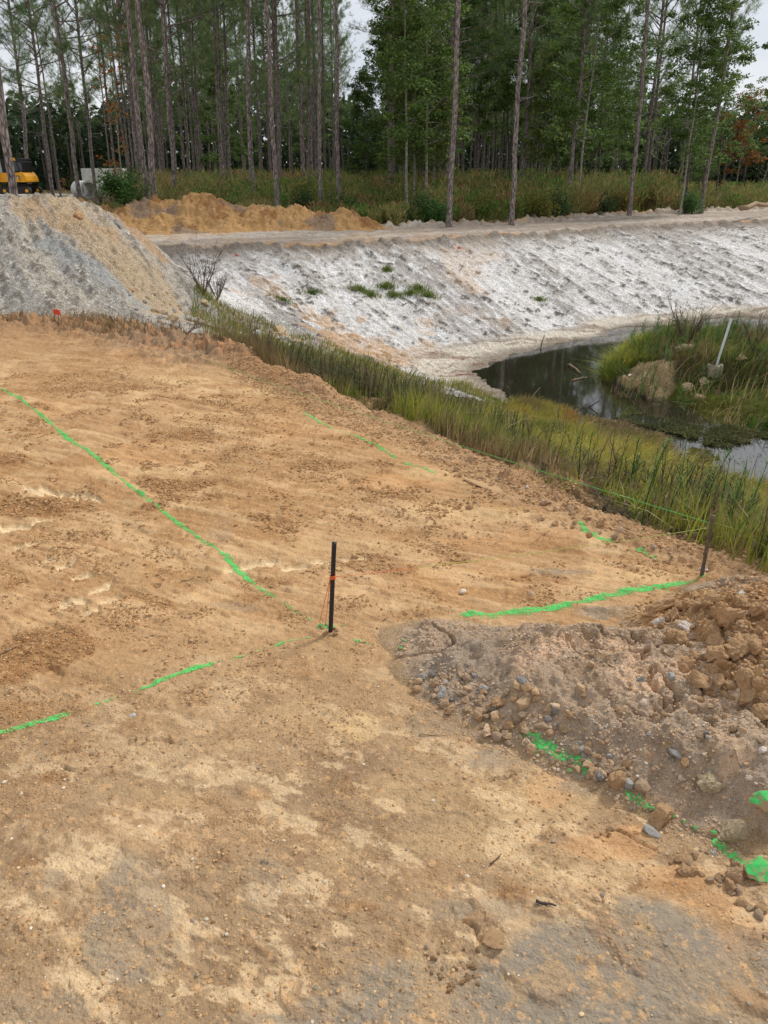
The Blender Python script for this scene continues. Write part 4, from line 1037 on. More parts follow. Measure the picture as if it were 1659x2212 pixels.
def scatter(poly, n, sizes, label, group, mats, kind, z=0.0, pw=2.2, mk=None, sink=.48):
    pg = np.array(poly, float); k = 0
    x0, y0 = pg.min(0); x1, y1 = pg.max(0)
    while k < n:
        u = random.uniform(x0, x1); v = random.uniform(y0, y1)
        if poly_sd(np.array([u]), np.array([v]), pg)[0] < 0: continue
        s = sizes[0] + (sizes[1] - sizes[0]) * random.random() ** pw
        stone(u, v, s, label, random.choice(mats), kind if random.random() < .6 else 'clod', name=kind, z=z, group=group, sink=sink * random.uniform(.8, 1.15), cat='stone' if kind == 'stone' else 'clod')
        k += 1
scatter([(870, 1470), (960, 1540), (1080, 1600), (1200, 1655), (1330, 1700), (1400, 1690), (1300, 1600), (1150, 1480), (1000, 1440)], 170, (.008, .028), 'small tan or grey stone among many at the foot of the near heap', 'stones at the foot of the near heap', ['stone'] * 6 + ['clod', 'grey_stone'], 'stone', sink=.38)
scatter([(1250, 1400), (1500, 1430), (1659, 1500), (1659, 1720), (1450, 1700), (1250, 1560)], 60, (.007, .024), 'small stone set in the upper face of the near heap', 'stones on the face of the near heap', ['stone', 'stone', 'clod', 'clod', 'grey_stone'], 'stone', z=.12)
scatter([(1400, 1330), (1500, 1295), (1659, 1290), (1659, 1560), (1560, 1530), (1450, 1420)], 80, (.014, .048), 'broken orange clay clod piled at the right edge', 'clay clods in the heap at the right edge', ['clod'], 'clod', z=.15, pw=1.6)
scatter([(1430, 1860), (1560, 1920), (1659, 2040), (1659, 1900), (1550, 1830)], 40, (.008, .024), 'small stone or clod lying on the clay at the lower right edge', 'stones along the lower right edge', ['stone', 'clod'], 'stone', pw=2)
scatter([(870, 2040), (1040, 2040), (1040, 2140), (900, 2140)], 26, (.005, .011), 'small round clod near the bottom centre of the picture', 'round clods on the mud at bottom centre', ['clod'], 'clod')
scatter([(870, 1020), (930, 1080), (1180, 1130), (1500, 1240), (1600, 1250), (1300, 1120), (1050, 1010)], 60, (.010, .03), 'small clod of earth along the far edge of the pad', 'clods along the far pad edge', ['clod', 'stone'], 'clod')
scatter([(220, 640), (300, 600), (400, 640), (430, 690), (330, 700)], 36, (.02, .055), 'pale lump of rock lying on the right end of the grey heap', 'rocks on the right end of the grey heap', ['tan_rock', 'grey_stone', 'stone'], 'clod', z=0)

# pebbles and crumbs nobody could count
def crumbs(name, label, n, gen, smin, smax, colors, mat, pw=3, near_fade=None):
    bm = bmesh.new(); bmesh.ops.create_icosphere(bm, subdivisions=1, radius=1)
    V0 = np.array([v.co[:] for v in bm.verts]); F0 = np.array([[v.index for v in f.verts] for f in bm.faces]); bm.free()
    x, y = gen(n); n = len(x)
    s = smin + (smax - smin) * RNG.random(n) ** pw
    s = s * near_fade(x, y) if near_fade else s
    z = HT(x, y) + s * .1
    a = RNG.random(n) * 6.28; ca, sa = np.cos(a), np.sin(a)
    sc = np.stack([s, s * RNG.uniform(.6, 1, n), s * RNG.uniform(.45, .85, n)], 1)
    V = V0[None] * sc[:, None] * RNG.uniform(.62, 1.15, (n, len(V0), 1))
    Vx = V[..., 0] * ca[:, None] - V[..., 1] * sa[:, None] + x[:, None]; Vy = V[..., 0] * sa[:, None] + V[..., 1] * ca[:, None] + y[:, None]
    V = np.stack([Vx, Vy, V[..., 2] + z[:, None]], -1).reshape(-1, 3)
    Fc = (F0[None] + (np.arange(n) * len(V0))[:, None, None]).reshape(-1, 3)
    cc = np.array(colors)[RNG.integers(0, len(colors), n)] * RNG.uniform(.8, 1.15, (n, 1))
    tag(link(name, np_mesh(name, V, [Fc], np.repeat(cc, len(V0), 0)), mat), label, None, None, 'stuff')
M['crumb'] = attr_mat('soil_crumb', .95, 0, 0, .15)
def uv_gen(poly, dens=None, z=0.0, seed=0, thr=-9, fs=1.2, ff=None):
    pg = np.array(poly, float)
    W = np.array([G2(u, v, z) for u, v in pg])
    def g(n):
        out = [[], []]; tot = 0
        while tot < n:
            x = RNG.uniform(W[:, 0].min(), W[:, 0].max(), 4 * n + 40); y = RNG.uniform(W[:, 1].min(), W[:, 1].max(), 4 * n + 40)
            ok = poly_sd(x, y, W) > 0
            if thr > -9: ok &= (fbm(x * fs, y * fs, 4, seed) + RNG.normal(0, .12, len(x))) > thr
            x, y = x[ok], y[ok]
            if len(x) == 0: continue
            out[0].append(x); out[1].append(y); tot += len(x)
        x = np.concatenate(out[0])[:n]; y = np.concatenate(out[1])[:n]
        return x, y
    return g
near_poly = [(-150, 2300), (1800, 2300), (1800, 1800), (1400, 1740), (1050, 1600), (850, 1450), (0, 1500), (-150, 1550)]
far_poly = [(-400, 1600), (900, 1480), (870, 1340), (1400, 1290), (1600, 1230), (1160, 1050), (640, 850), (500, 800), (-500, 760)]
cl = [A_(178, 142, 102), A_(196, 160, 118), A_(162, 128, 92), A_(184, 154, 120)]
cg = [A_(184, 160, 134), A_(196, 170, 140), A_(168, 148, 126), A_(180, 166, 148), A_(190, 156, 120)]
cs = [A_(206, 178, 140), A_(150, 136, 120), A_(190, 150, 104), A_(214, 200, 176)]
crumbs('soil_crumbs', 'fine crumbs of clay strewn over the near ground', 9000, uv_gen(near_poly, seed=501, thr=.05, fs=2.5), .0012, .0065, cl, M['crumb'])
def dark_gen(n):
    W = np.array([G2(u, v) for u, v in [(-150, 2260), (1500, 2260), (1400, 1740), (900, 1480), (1300, 1290), (1500, 1230), (640, 850), (-300, 780)]])
    xs_, ys_, tot = [], [], 0
    while tot < n:
        x = RNG.uniform(W[:, 0].min(), W[:, 0].max(), 60000); y = RNG.uniform(W[:, 1].min(), W[:, 1].max(), 60000)
        m = blob(x, y, DARK, seed=60, nz=.9); m = m + .55 * ss(.28, .5, fbm(x * 6, y * 6, 4, 520, .6))
        m = np.maximum(m, ss(.45, .6, fbm(x * 3 + 7, y * 3, 4, 521, .65)))
        ok = (poly_sd(x, y, W) > 0) & (RNG.random(60000) < m * .8 - .1) & (RNG.random(60000) < np.minimum(1, (3.0 / np.hypot(x, y)) ** 1.0))
        xs_.append(x[ok]); ys_.append(y[ok]); tot += ok.sum()
    return np.concatenate(xs_)[:n], np.concatenate(ys_)[:n]
crumbs('soil_crumbs', 'patches of loose crumbled clay on the cleared pad', 46000, dark_gen, .0022, .0125, [A_(164, 124, 82), A_(178, 138, 94), A_(156, 122, 86), A_(186, 152, 112)], M['crumb'], 3.6, lambda x, y: np.clip((np.hypot(x, y) - .6) / 3.4, .22, 1))
crumbs('pebbles', 'pale grit and pebbles strewn over the near ground', 1400, uv_gen(near_poly), .0012, .008, cs, M['crumb'], 5)
crumbs('soil_crumbs', 'crumbs of loose clay strewn over the cleared pad', 22000, uv_gen(far_poly, seed=502, thr=.12, fs=1.6), .002, .011, cl, M['crumb'], 4)
crumbs('soil_crumbs', 'loose crumbs along the back edge of the pad', 12000, uv_gen([(480, 770), (700, 850), (1160, 1035), (1659, 1235), (1659, 1262), (1400, 1195), (1100, 1080), (860, 975), (660, 900), (500, 830)]), .003, .014, cl, M['crumb'], 3.4)
crumbs('pebbles', 'pebbles and crumbs covering the near heap', 9000, uv_gen([(838, 1430), (870, 1500), (1090, 1625), (1400, 1765), (1640, 1900), (1800, 1950), (1800, 1480), (1400, 1370), (880, 1370)], seed=503, thr=-.1, fs=5), .0015, .0085, cg, M['crumb'], 2.4)
crumbs('pebbles', 'crumbs between the clods of the orange heap', 5000, uv_gen([(1330, 1360), (1400, 1290), (1800, 1280), (1900, 1600), (1600, 1600)]), .002, .012, cl, M['crumb'], 2)

# sticks and straw
def sticks(u, v, ln, ang_, label, z=0.0, r=.003, mat='stick', cat='stick', lift=.01, bend=.1):
    g = HIT(u, v)
    t = np.linspace(-.5, .5, 7); x = g[0] + cos(ang_) * t * ln; y = g[1] + sin(ang_) * t * ln
    x = x + bend * ln * sin(ang_) * (t ** 2); zz = np.maximum(HT(x, y), HT(g[0], g[1]) - .02) + r + lift * np.abs(t)
    c0 = np.array([g[0], g[1], zz[3]])
    V, Q, T = tube(np.c_[x, y, zz] - c0, r * np.linspace(1.2, .6, 7), 6)
    o = link('stick', np_mesh('stick', V, [Q, T], None, True), M[mat]); o.location = c0
    return tag(o, label, cat)
sticks(1040, 1395, .10, 1.5, 'upright grass stalk by the left top of the near heap', .05, .0015)
sticks(24, 1405, .05, .9, 'short pale splinter of wood at the left edge of the pad', 0, .004)
sticks(410, 1098 + 400, .04, .2, 'tiny twig on the clay near the lower left paint dash', 0, .0015)
sticks(1180, 1955, .05, -.3, 'dark splinter of bark lying on the lower right clay', 0, .004, 'dark_stick')
sticks(935, 1590, .09, -.1, 'thin dry twig lying left of the near heap', 0, .0016)
sticks(1070, 1860, .05, .8, 'short dark twig on the lower middle clay', 0, .002, 'dark_stick')
sticks(405, 1255, .06, .3, 'two inch dark sliver of wood on the pad', 0, .002, 'dark_stick')
for i in range(45):
    x, y = uv_gen([(880, 1480), (1250, 1640), (1600, 1700), (1600, 1480), (1100, 1400)], z=.05)(1)
    a = random.uniform(0, 3.1); ln = random.uniform(.03, .11); t = np.linspace(-.5, .5, 5)
    xx = x[0] + cos(a) * t * ln; yy = y[0] + sin(a) * t * ln; zz = HT(xx, yy) + .002 + random.uniform(0, .012)
    c0 = np.array([xx[2], yy[2], zz[2]])
    V, Q, T = tube(np.c_[xx, yy, zz] - c0, random.uniform(.0007, .0014), 5)
    o = link('straw', np_mesh('straw', V, [Q, T]), M['stick']); o.location = c0
    tag(o, 'dry straw or rootlet lying on the near heap', 'straw', 'straws and rootlets on the near heap')
# flat clay slab by the far edge
g = G(1060, 1062)
me = stone_mesh('clay_slab', 99, 8, 3, .3, .15)
o = link('clay_slab', me, M['clod']); o.location = (*G2(1062, 1064), float(HT(*G2(1062, 1064))) + .008); o.scale = (.23, .055, .04); o.rotation_euler = (0, 0, math.atan2(*(G2(1110, 1082) - G2(1010, 1045))[::-1]))
tag(o, 'long thin slab of dark clay peeling up near the far pad edge', 'clay slab')
print('stones done')
# ------------------------------------------------------------------ grass and weeds
def blades(name, label, x, y, hmin, hmax, wid, lean, cols, mat=None, z=None, tipc=None, curve=.5, kind='stuff', wind=(.25, -.1), obj=True, hs=None):
    n = len(x)
    z = HT(x, y) - .01 if z is None else z
    h = RNG.uniform(hmin, hmax, n) * (.85 + .55 * np.clip(fbm(x * 1.3, y * 1.3, 3, 55), -.7, .7)) if n and obj else RNG.uniform(hmin, hmax, n)
    a = RNG.random(n) * 6.28; l = np.abs(RNG.normal(0, lean, n))
    dx = np.cos(a) * l + wind[0] * lean; dy = np.sin(a) * l + wind[1] * lean
    b = RNG.random(n) * 6.28; wx = np.cos(b) * wid * RNG.uniform(.6, 1.3, n); wy = np.sin(b) * wid * RNG.uniform(.6, 1.3, n)
    V = np.zeros((n, 5, 3), np.float32)
    for k, (f, ww) in enumerate([(0, 1), (.5, .8)]):
        off = f * (1 - curve) + f * f * curve
        for s_, sg in ((0, -1), (1, 1)):
            V[:, 2 * k + s_, 0] = x + dx * off * h + sg * wx * ww * .5; V[:, 2 * k + s_, 1] = y + dy * off * h + sg * wy * ww * .5
            V[:, 2 * k + s_, 2] = z + h * f
    V[:, 4, 0] = x + dx * h; V[:, 4, 1] = y + dy * h; V[:, 4, 2] = z + h * (1 - .25 * np.minimum(l, 1.5))
    i = np.arange(n)[:, None] * 5
    Q = i + np.array([0, 1, 3, 2]); T = i + np.array([2, 3, 4])
    ci = np.clip((fbm(x * .9, y * .9, 3, 56) * .8 + .5 + RNG.normal(0, .22, n)) * len(cols), 0, len(cols) - 1).astype(int)
    c = np.array(cols)[ci] * RNG.uniform(.75, 1.2, (n, 1))
    C5 = np.repeat(c[:, None], 5, 1)
    if tipc is not None: C5[:, 4] = C5[:, 4] * .4 + np.array(tipc) * .6
    if not obj: return V.reshape(-1, 3), Q, T, C5.reshape(-1, 3)
    return tag(link(name, np_mesh(name, V.reshape(-1, 3), [Q, T], C5.reshape(-1, 3)), mat or M['grass']), label, None, None, kind)
def wpoly(pts):
    """survey outline on the real surface"""
    return np.array([HIT(*p)[:2] if len(p) == 2 else np.array(p[:2]) for p in pts])
def fill(W, n, seed=0, thr=-9, fs=1.2, clump=0, wet=None):
    xs, ys, tot = [], [], 0
    for _ in range(200):
        x = RNG.uniform(W[:, 0].min(), W[:, 0].max(), n); y = RNG.uniform(W[:, 1].min(), W[:, 1].max(), n)
        ok = poly_sd(x, y, W) > 0
        if thr > -9: ok &= (fbm(x * fs, y * fs, 4, seed) + RNG.normal(0, .15, n)) > thr
        if wet is not None: ok &= HG(x, y) > wet
        xs.append(x[ok]); ys.append(y[ok]); tot += ok.sum()
        if tot >= n: break
    return np.concatenate(xs)[:n], np.concatenate(ys)[:n]
def off_edge(s0, s1, d0, d1, k=30):
    """strip along the near pad edge between offsets d0 and d1 (metres towards the pond)"""
    pl = np.concatenate([NE, NE_EXT]); seg = np.hypot(*np.diff(pl, axis=0).T); s = np.concatenate([[0], np.cumsum(seg)])
    t = np.linspace(s0 * s[-1], s1 * s[-1], k); px = np.interp(t, s, pl[:, 0]); py = np.interp(t, s, pl[:, 1])
    tx = np.gradient(px); ty = np.gradient(py); l = np.hypot(tx, ty); nx = -ty / l; ny = tx / l
    return np.concatenate([np.stack([px + nx * d0, py + ny * d0], 1), np.stack([px + nx * d1, py + ny * d1], 1)[::-1]])
def _br(L_, k): return [np.minimum(np.asarray(c) * k, .9) for c in L_]
olive = [lin(104, 112, 48), lin(126, 128, 52), lin(86, 98, 42), lin(140, 132, 66)]
yellow = [lin(150, 146, 62), lin(132, 138, 52), lin(166, 142, 70), lin(118, 124, 46)]
green = [lin(66, 92, 40), lin(82, 106, 44), lin(58, 80, 38), lin(100, 116, 52)]
brown = [lin(112, 96, 66), lin(132, 110, 78), lin(90, 76, 56), lin(150, 130, 96)]
rust = [lin(140, 104, 58), lin(156, 118, 64), lin(124, 88, 54)]
olive, green, brown = [_br(q, 1.5) for q in (olive, green, brown)]; yellow, rust = [_br(q, 1.55) for q in (yellow, rust)]
# band between the pad and the pond (world outlines)
NBK = np.concatenate([off_edge(.02, .95, .10, .10)[:30], [[9.5, 1.5], G2(1659, 1040, -2.4), G2(1480, 990, -2.4), G2(1420, 960, -2.4), G2(1250, 915, -2.4), G2(1150, 888, -2.4), G2(1050, 862, -2.4), G2(1000, 830, -2.3), G2(900, 840, -2.1), G2(840, 822, -1.9), G2(760, 792, -1.7), G2(700, 755, -1.6), G2(600, 705, -1.2), G2(520, 668, -.9), G2(430, 650, -.5), G2(400, 690, -.2)]])
rim = off_edge(.0, .97, -.02, .55)
x, y = fill(rim, 15000, 601, -.15, 2.2)
blades('roadside_grass', 'dry brown stems and weeds along the lip of the bank', x, y, .05, .26, .006, .35, brown + olive[:2])
NBK2 = NBK
x, y = fill(NBK, 64000, 602, -.3, .9, wet=WATER)
dn, _ = line_d(x, y, np.concatenate([NE, NE_EXT])); a = ss(3.5, -1, x)
sel1 = RNG.random(len(x)) < (.35 + .5 * ss(-1.0, -2.5, x))
blades('bank_grass', 'dull brown green grass covering the upper bank', x[sel1], y[sel1], .05, .17, .008, .5, brown + olive + green)
x2, y2 = fill(NBK, 9000, 611, .05, 1.4, wet=WATER)
blades('bank_grass', 'bent dead straw lying through the bank grass', x2, y2, .06, .2, .008, 1.6, brown + [lin(190, 172, 130)])
blades('bank_grass', 'green grass covering the bank above the pond', x[~sel1], y[~sel1], .07, .21, .008, .55, olive + green, tipc=lin(150, 132, 70))
# yellow sedge meadow on the right
SED = np.array([G2(1130, 1040, -1.2), G2(1000, 960, -1.2), G2(1060, 900, -1.9), G2(1180, 905, -2.3), G2(1300, 960, -2.2), G2(1450, 1020, -2.2), G2(1660, 1060, -2.3), [8.5, 4.5], [7, 1.0], [4.2, 1.6], G2(1659, 1180, -.9), G2(1500, 1130, -1.0), G2(1300, 1080, -1.0)])
x, y = fill(SED, 60000, 603, -.45, .9, wet=WATER)
blades('sedge', 'tall yellow green sedge sweeping along the right part of the bank', x, y, .12, .34, .007, .9, yellow + olive[:2] + yellow + green[:1], tipc=lin(190, 160, 84), curve=.8)
SED2 = np.array([G2(1250, 990, -2.0), G2(1300, 960, -2.3), G2(1450, 1000, -2.3), G2(1660, 1045, -2.35), [8.8, 5.5], [7.5, 4.0], G2(1659, 1110, -1.8), G2(1450, 1060, -1.8)])
x, y = fill(SED2, 24000, 604, -.4, .9, wet=WATER)
blades('sedge', 'rusty tipped sedge nearest the water at the right', x, y, .08, .22, .006, .7, rust + yellow, tipc=lin(170, 120, 66), curve=.8)
x, y = fill(np.array([G2(1090, 880, -2.0), G2(1130, 850, -2.2), G2(1240, 880, -2.2), G2(1250, 930, -2.1), G2(1150, 930, -1.9)]), 9000, 605)
blades('sedge', 'reddish tussocky sedge at the muddy pond corner', x, y, .10, .26, .008, .65, rust + yellow[:2] + brown[:1], curve=.8)
# dog fennel like feathery weeds on the bank
def plume_weed(n_, hmin, hmax, x, y, cols, name, label, z=None, leaf=.03, dens=34):
    mb = MB()
    for i in range(len(x)):
        h = RNG.uniform(hmin, hmax); z0 = float(HT(x[i], y[i])) - .01
        lx, ly = RNG.normal(0, .12, 2) * h + np.array([.06, -.02]) * h
        t = np.linspace(0, 1, 5)
        P = np.c_[x[i] + lx * t ** 2, y[i] + ly * t ** 2, z0 + h * t]
        c = np.array(cols[RNG.integers(0, len(cols))]) * RNG.uniform(.8, 1.15)
        V, Q = tube(P, np.linspace(.004, .0015, 5), 3, cap=False); mb.add(V, Q, c=c * .7)
        m = dens; tt = RNG.uniform(.15, 1, m); bx = np.interp(tt, t, P[:, 0]); by = np.interp(tt, t, P[:, 1]); bz = np.interp(tt, t, P[:, 2])
        a = RNG.random(m) * 6.28; ll = leaf * (1.3 - .7 * tt) * RNG.uniform(.6, 1.6, m) * 2.2; up_ = RNG.uniform(.3, 1.1, m)
        d = np.stack([np.cos(a), np.sin(a), up_], 1); d /= np.linalg.norm(d, axis=1)[:, None]
        sd_ = np.stack([-np.sin(a), np.cos(a), 0 * a], 1) * (leaf * .16)
        b0 = np.stack([bx, by, bz], 1)
        V = np.stack([b0 - sd_ * .5, b0 + sd_ * .5, b0 + d * ll[:, None]], 1).reshape(-1, 3)
        mb.add(V, np.arange(m * 3).reshape(-1, 3), c=c)
    return tag(mb.build(name, M['grass']), label, None, None, 'stuff')
x, y = fill(off_edge(.30, .97, .08, 1.3), 480, 606, -.3, 1.2)
plume_weed(0, .22, .50, x, y, green + olive[:2] + brown[:1], 'feathery_weeds', 'feathery green weeds along the lip of the bank', leaf=.035, dens=44)
x, y = fill(off_edge(.45, .97, .05, .75), 420, 607, -.2, 1.2)
plume_weed(0, .14, .34, x, y, [lin(126, 104, 84), lin(140, 116, 92), lin(112, 96, 78)], 'brown_weeds', 'dry brown weeds along the lip of the bank', leaf=.02, dens=22)
x, y = fill(off_edge(.0, .36, .2, 1.9), 520, 608, -.3, .8)
plume_weed(0, .12, .34, x, y, [lin(104, 92, 66), lin(90, 88, 54), lin(84, 96, 48), lin(120, 102, 76)], 'brown_weeds', 'tall dry weeds filling the corner of the pond bank', leaf=.04, dens=30)
x, y = fill(SED, 120, 609, -.2, .8)
plume_weed(0, .4, .62, x, y, [lin(136, 122, 100), lin(120, 112, 84), lin(150, 134, 104)], 'seed_heads', 'pale drooping seed heads above the sedge', leaf=.035, dens=26)
# sparse dead weeds on the rough strip
x, y = fill(np.array([G2(0, 712), G2(0, 690), G2(200, 690), G2(420, 730), G2(470, 775), G2(300, 752), G2(120, 720)]), 1800, 610, .0, 2)
blades('dead_weeds', 'sparse dead weeds on the rough strip behind the pad', x, y, .03, .16, .006, .7, brown + [lin(86, 70, 58)])
# islet
ISW = ISLAND
x, y = fill(ISW, 30000, 620, -.6, .8, wet=-2.2)
ok = poly_sd(x, y, np.array([G2(u, v, -2.05) for u, v in [(1250, 880), (1255, 796), (1340, 796), (1430, 802), (1500, 822), (1545, 860), (1500, 905), (1400, 900)]])) < .0
x, y = x[ok], y[ok]; sdm = poly_sd(x, y, MATLOW)
x, y = x[sdm < 0], y[sdm < 0]
g3 = _br([lin(84, 108, 46), lin(104, 120, 50), lin(66, 92, 40), lin(124, 120, 62)], 1.4)
blades('islet_grass', 'rough green grass and weeds covering the islet', x, y, .10, .36, .012, .9, g3 + olive[:1] + brown[:1], curve=.7)
x, y = fill(ISW, 2400, 621, -.2, 1.4, wet=-2.0)
blades('islet_grass', 'dead brown stems among the islet grass', x, y, .2, .6, .012, .6, brown, curve=.7)
LT = np.array([G2(u, v, -1.95) for u, v in [(1305, 785), (1310, 755), (1360, 740), (1400, 765), (1380, 785)]])
x, y = fill(LT, 6000, 622)
blades('islet_grass', 'taller yellow green grass at the left end of the islet', x, y, .18, .45, .011, .8, yellow[:2] + g3, curve=.8)
x, y = fill(MATLOW, 26000, 623, -.9, 2, wet=-2.6)
blades('water_weed', 'low bright green mat of marsh plants at the right of the islet', x, y, .04, .13, .022, .9, [lin(104, 138, 46), lin(84, 118, 40), lin(124, 146, 60), lin(120, 120, 56)])
x, y = fill(ISLAND, 300, 624, -.3, 1, wet=-2.1)
plume_weed(0, .25, .6, x, y, [lin(70, 104, 50), lin(86, 118, 52)], 'feathery_weeds', 'feathery green weeds standing on the islet', leaf=.06, dens=40)
# floating mats
for i, pg in enumerate([[(1520, 935), (1560, 925), (1600, 935), (1620, 955), (1580, 968), (1520, 962)], [(1490, 975), (1530, 978), (1560, 992), (1530, 1000), (1495, 990)], [(1330, 905), (1400, 925), (1500, 950), (1520, 930), (1440, 905), (1360, 880)], [(1560, 925), (1659, 940), (1659, 948), (1600, 945)], [(1180, 880), (1300, 900), (1430, 935), (1450, 970), (1330, 950), (1200, 915)]]):
    W_ = np.array([G2(u, v, -2.4) for u, v in pg])
    x, y = fill(W_, 2600 if i != 4 else 5000, 630 + i, -.15, 2)
    blades('floating_weeds', ['rounded mat of weeds floating by the right edge of the pond', 'small mat of weeds floating nearest the right bank', 'weeds half under water between islet and near bank', 'thin line of floating weeds at the right edge', 'weedy mud spit reaching into the pond from the near bank'][i], x, y, .02, .09, .02, 1.2, [lin(96, 104, 56), lin(112, 108, 64), lin(80, 84, 50)] if i != 4 else brown + [lin(96, 104, 60)], z=np.full(len(x), WATER + .002))
x, y = fill(np.array([G2(u, v, -2.4) for u, v in [(1480, 945), (1659, 948), (1659, 1010), (1560, 1000), (1480, 975)]]), 170, 640, .0, 2)
crumb_m = []
blades('floating_leaves', 'dark specks of leaf litter floating on the bright water', x, y, .004, .01, .035, 2.5, [lin(70, 66, 50), lin(90, 92, 50)], z=np.full(len(x), WATER + .003))
# tufts on the chalky slope
def tuft(u, v, n, rad, h, cols, label, group=None, name='grass_tuft'):
    c = HIT(u, v)
    r = np.minimum(np.abs(RNG.normal(0, rad * .6, n)), rad * 1.1); a = RNG.random(n) * 6.28
    x = c[0] + r * np.cos(a) * 1.3; y = c[1] + r * np.sin(a) * .8
    V, Q, T, C5 = blades('', '', x, y, h * .3, h * .8, .014, .8, cols, obj=False)
    o = link(name, np_mesh(name, V - c, [Q, T], C5), M['grass']); o.location = c
    return tag(o, label, 'grass tuft', group)
sg = _br([lin(108, 122, 60), lin(120, 132, 70), lin(90, 108, 52)], 1.3)
for u, v, r, h, lb in [(778, 628, .26, .22, 'leftmost of the larger grass tufts halfway up the chalky slope'), (800, 640, .22, .2, 'grass tuft just below and right of the leftmost large tuft on the slope'), (832, 622, .26, .22, 'middle grass tuft on the chalky slope'), (850, 638, .2, .18, 'lower small grass tuft by the middle tuft on the slope'), (905, 626, .26, .24, 'grass tuft high in the right hand patch on the slope'), (925, 640, .26, .22, 'grass tuft at the right end of the patches on the chalky slope'), (886, 634, .2, .18, 'small grass tuft left in the right hand patch on the slope'), (836, 584, .12, .2, 'single bright tuft high on the chalky slope, above the others'), (675, 634, .2, .14, 'dark low tuft on the left part of the chalky slope'), (612, 648, .25, .12, 'faint thin tuft near the bottom left of the chalky slope'), (1165, 648, .2, .14, 'small dull tuft alone on the right part of the chalky slope')]:
    tuft(u, v, 260, r * .8, h, sg, lb)

# ------------------------------------------------------------------ shrubs, trees
def leaf_quads(P, size, cols, flat=.5, jit=.35, droop=0):
    """one small leaf shaped quad at every point P"""
    n = len(P)
    nrm = RNG.normal(0, 1, (n, 3)); nrm[:, 2] = np.abs(nrm[:, 2]) + flat; nrm /= np.linalg.norm(nrm, axis=1)[:, None]
    a = np.cross(nrm, RNG.normal(0, 1, (n, 3))); a /= np.linalg.norm(a, axis=1)[:, None] + 1e-9
    b = np.cross(nrm, a)
    s = (size * RNG.uniform(.6, 1.3, n))[:, None]
    V = np.stack([P - a * s * .5, P + b * s * .32, P + a * s * .5, P - b * s * .32], 1).reshape(-1, 3)
    Q = np.arange(4 * n).reshape(-1, 4)
    c = np.array(cols)[RNG.integers(0, len(cols), n)] * RNG.uniform(.75, 1.25, (n, 1))
    return V, Q, np.repeat(c, 4, 0)
def needle_tufts(P, D, size, m, cols, w=.010):
    """bunches of m needles at P pointing around direction D"""
    n = len(P)
    d = D[:, None] * .55 + RNG.normal(0, .6, (n, m, 3)); d /= np.linalg.norm(d, axis=2)[..., None]
    s = size * RNG.uniform(.6, 1.2, (n, m, 1))
    side = np.cross(d, RNG.normal(0, 1, (n, m, 3))); side /= np.linalg.norm(side, axis=2)[..., None]
    b0 = P[:, None] + RNG.normal(0, .03, (n, m, 3))
    V = np.stack([b0 - side * w * .5, b0 + side * w * .5, b0 + d * s], 2).reshape(-1, 3)
    T = np.arange(3 * n * m).reshape(-1, 3)
    c = np.array(cols)[RNG.integers(0, len(cols), n)] * RNG.uniform(.75, 1.3, (n, 1))
    return V, T, np.repeat(c, 3 * m, 0)
PINE_G = [lin(102, 130, 78), lin(120, 144, 86), lin(88, 116, 72), lin(140, 152, 96)]
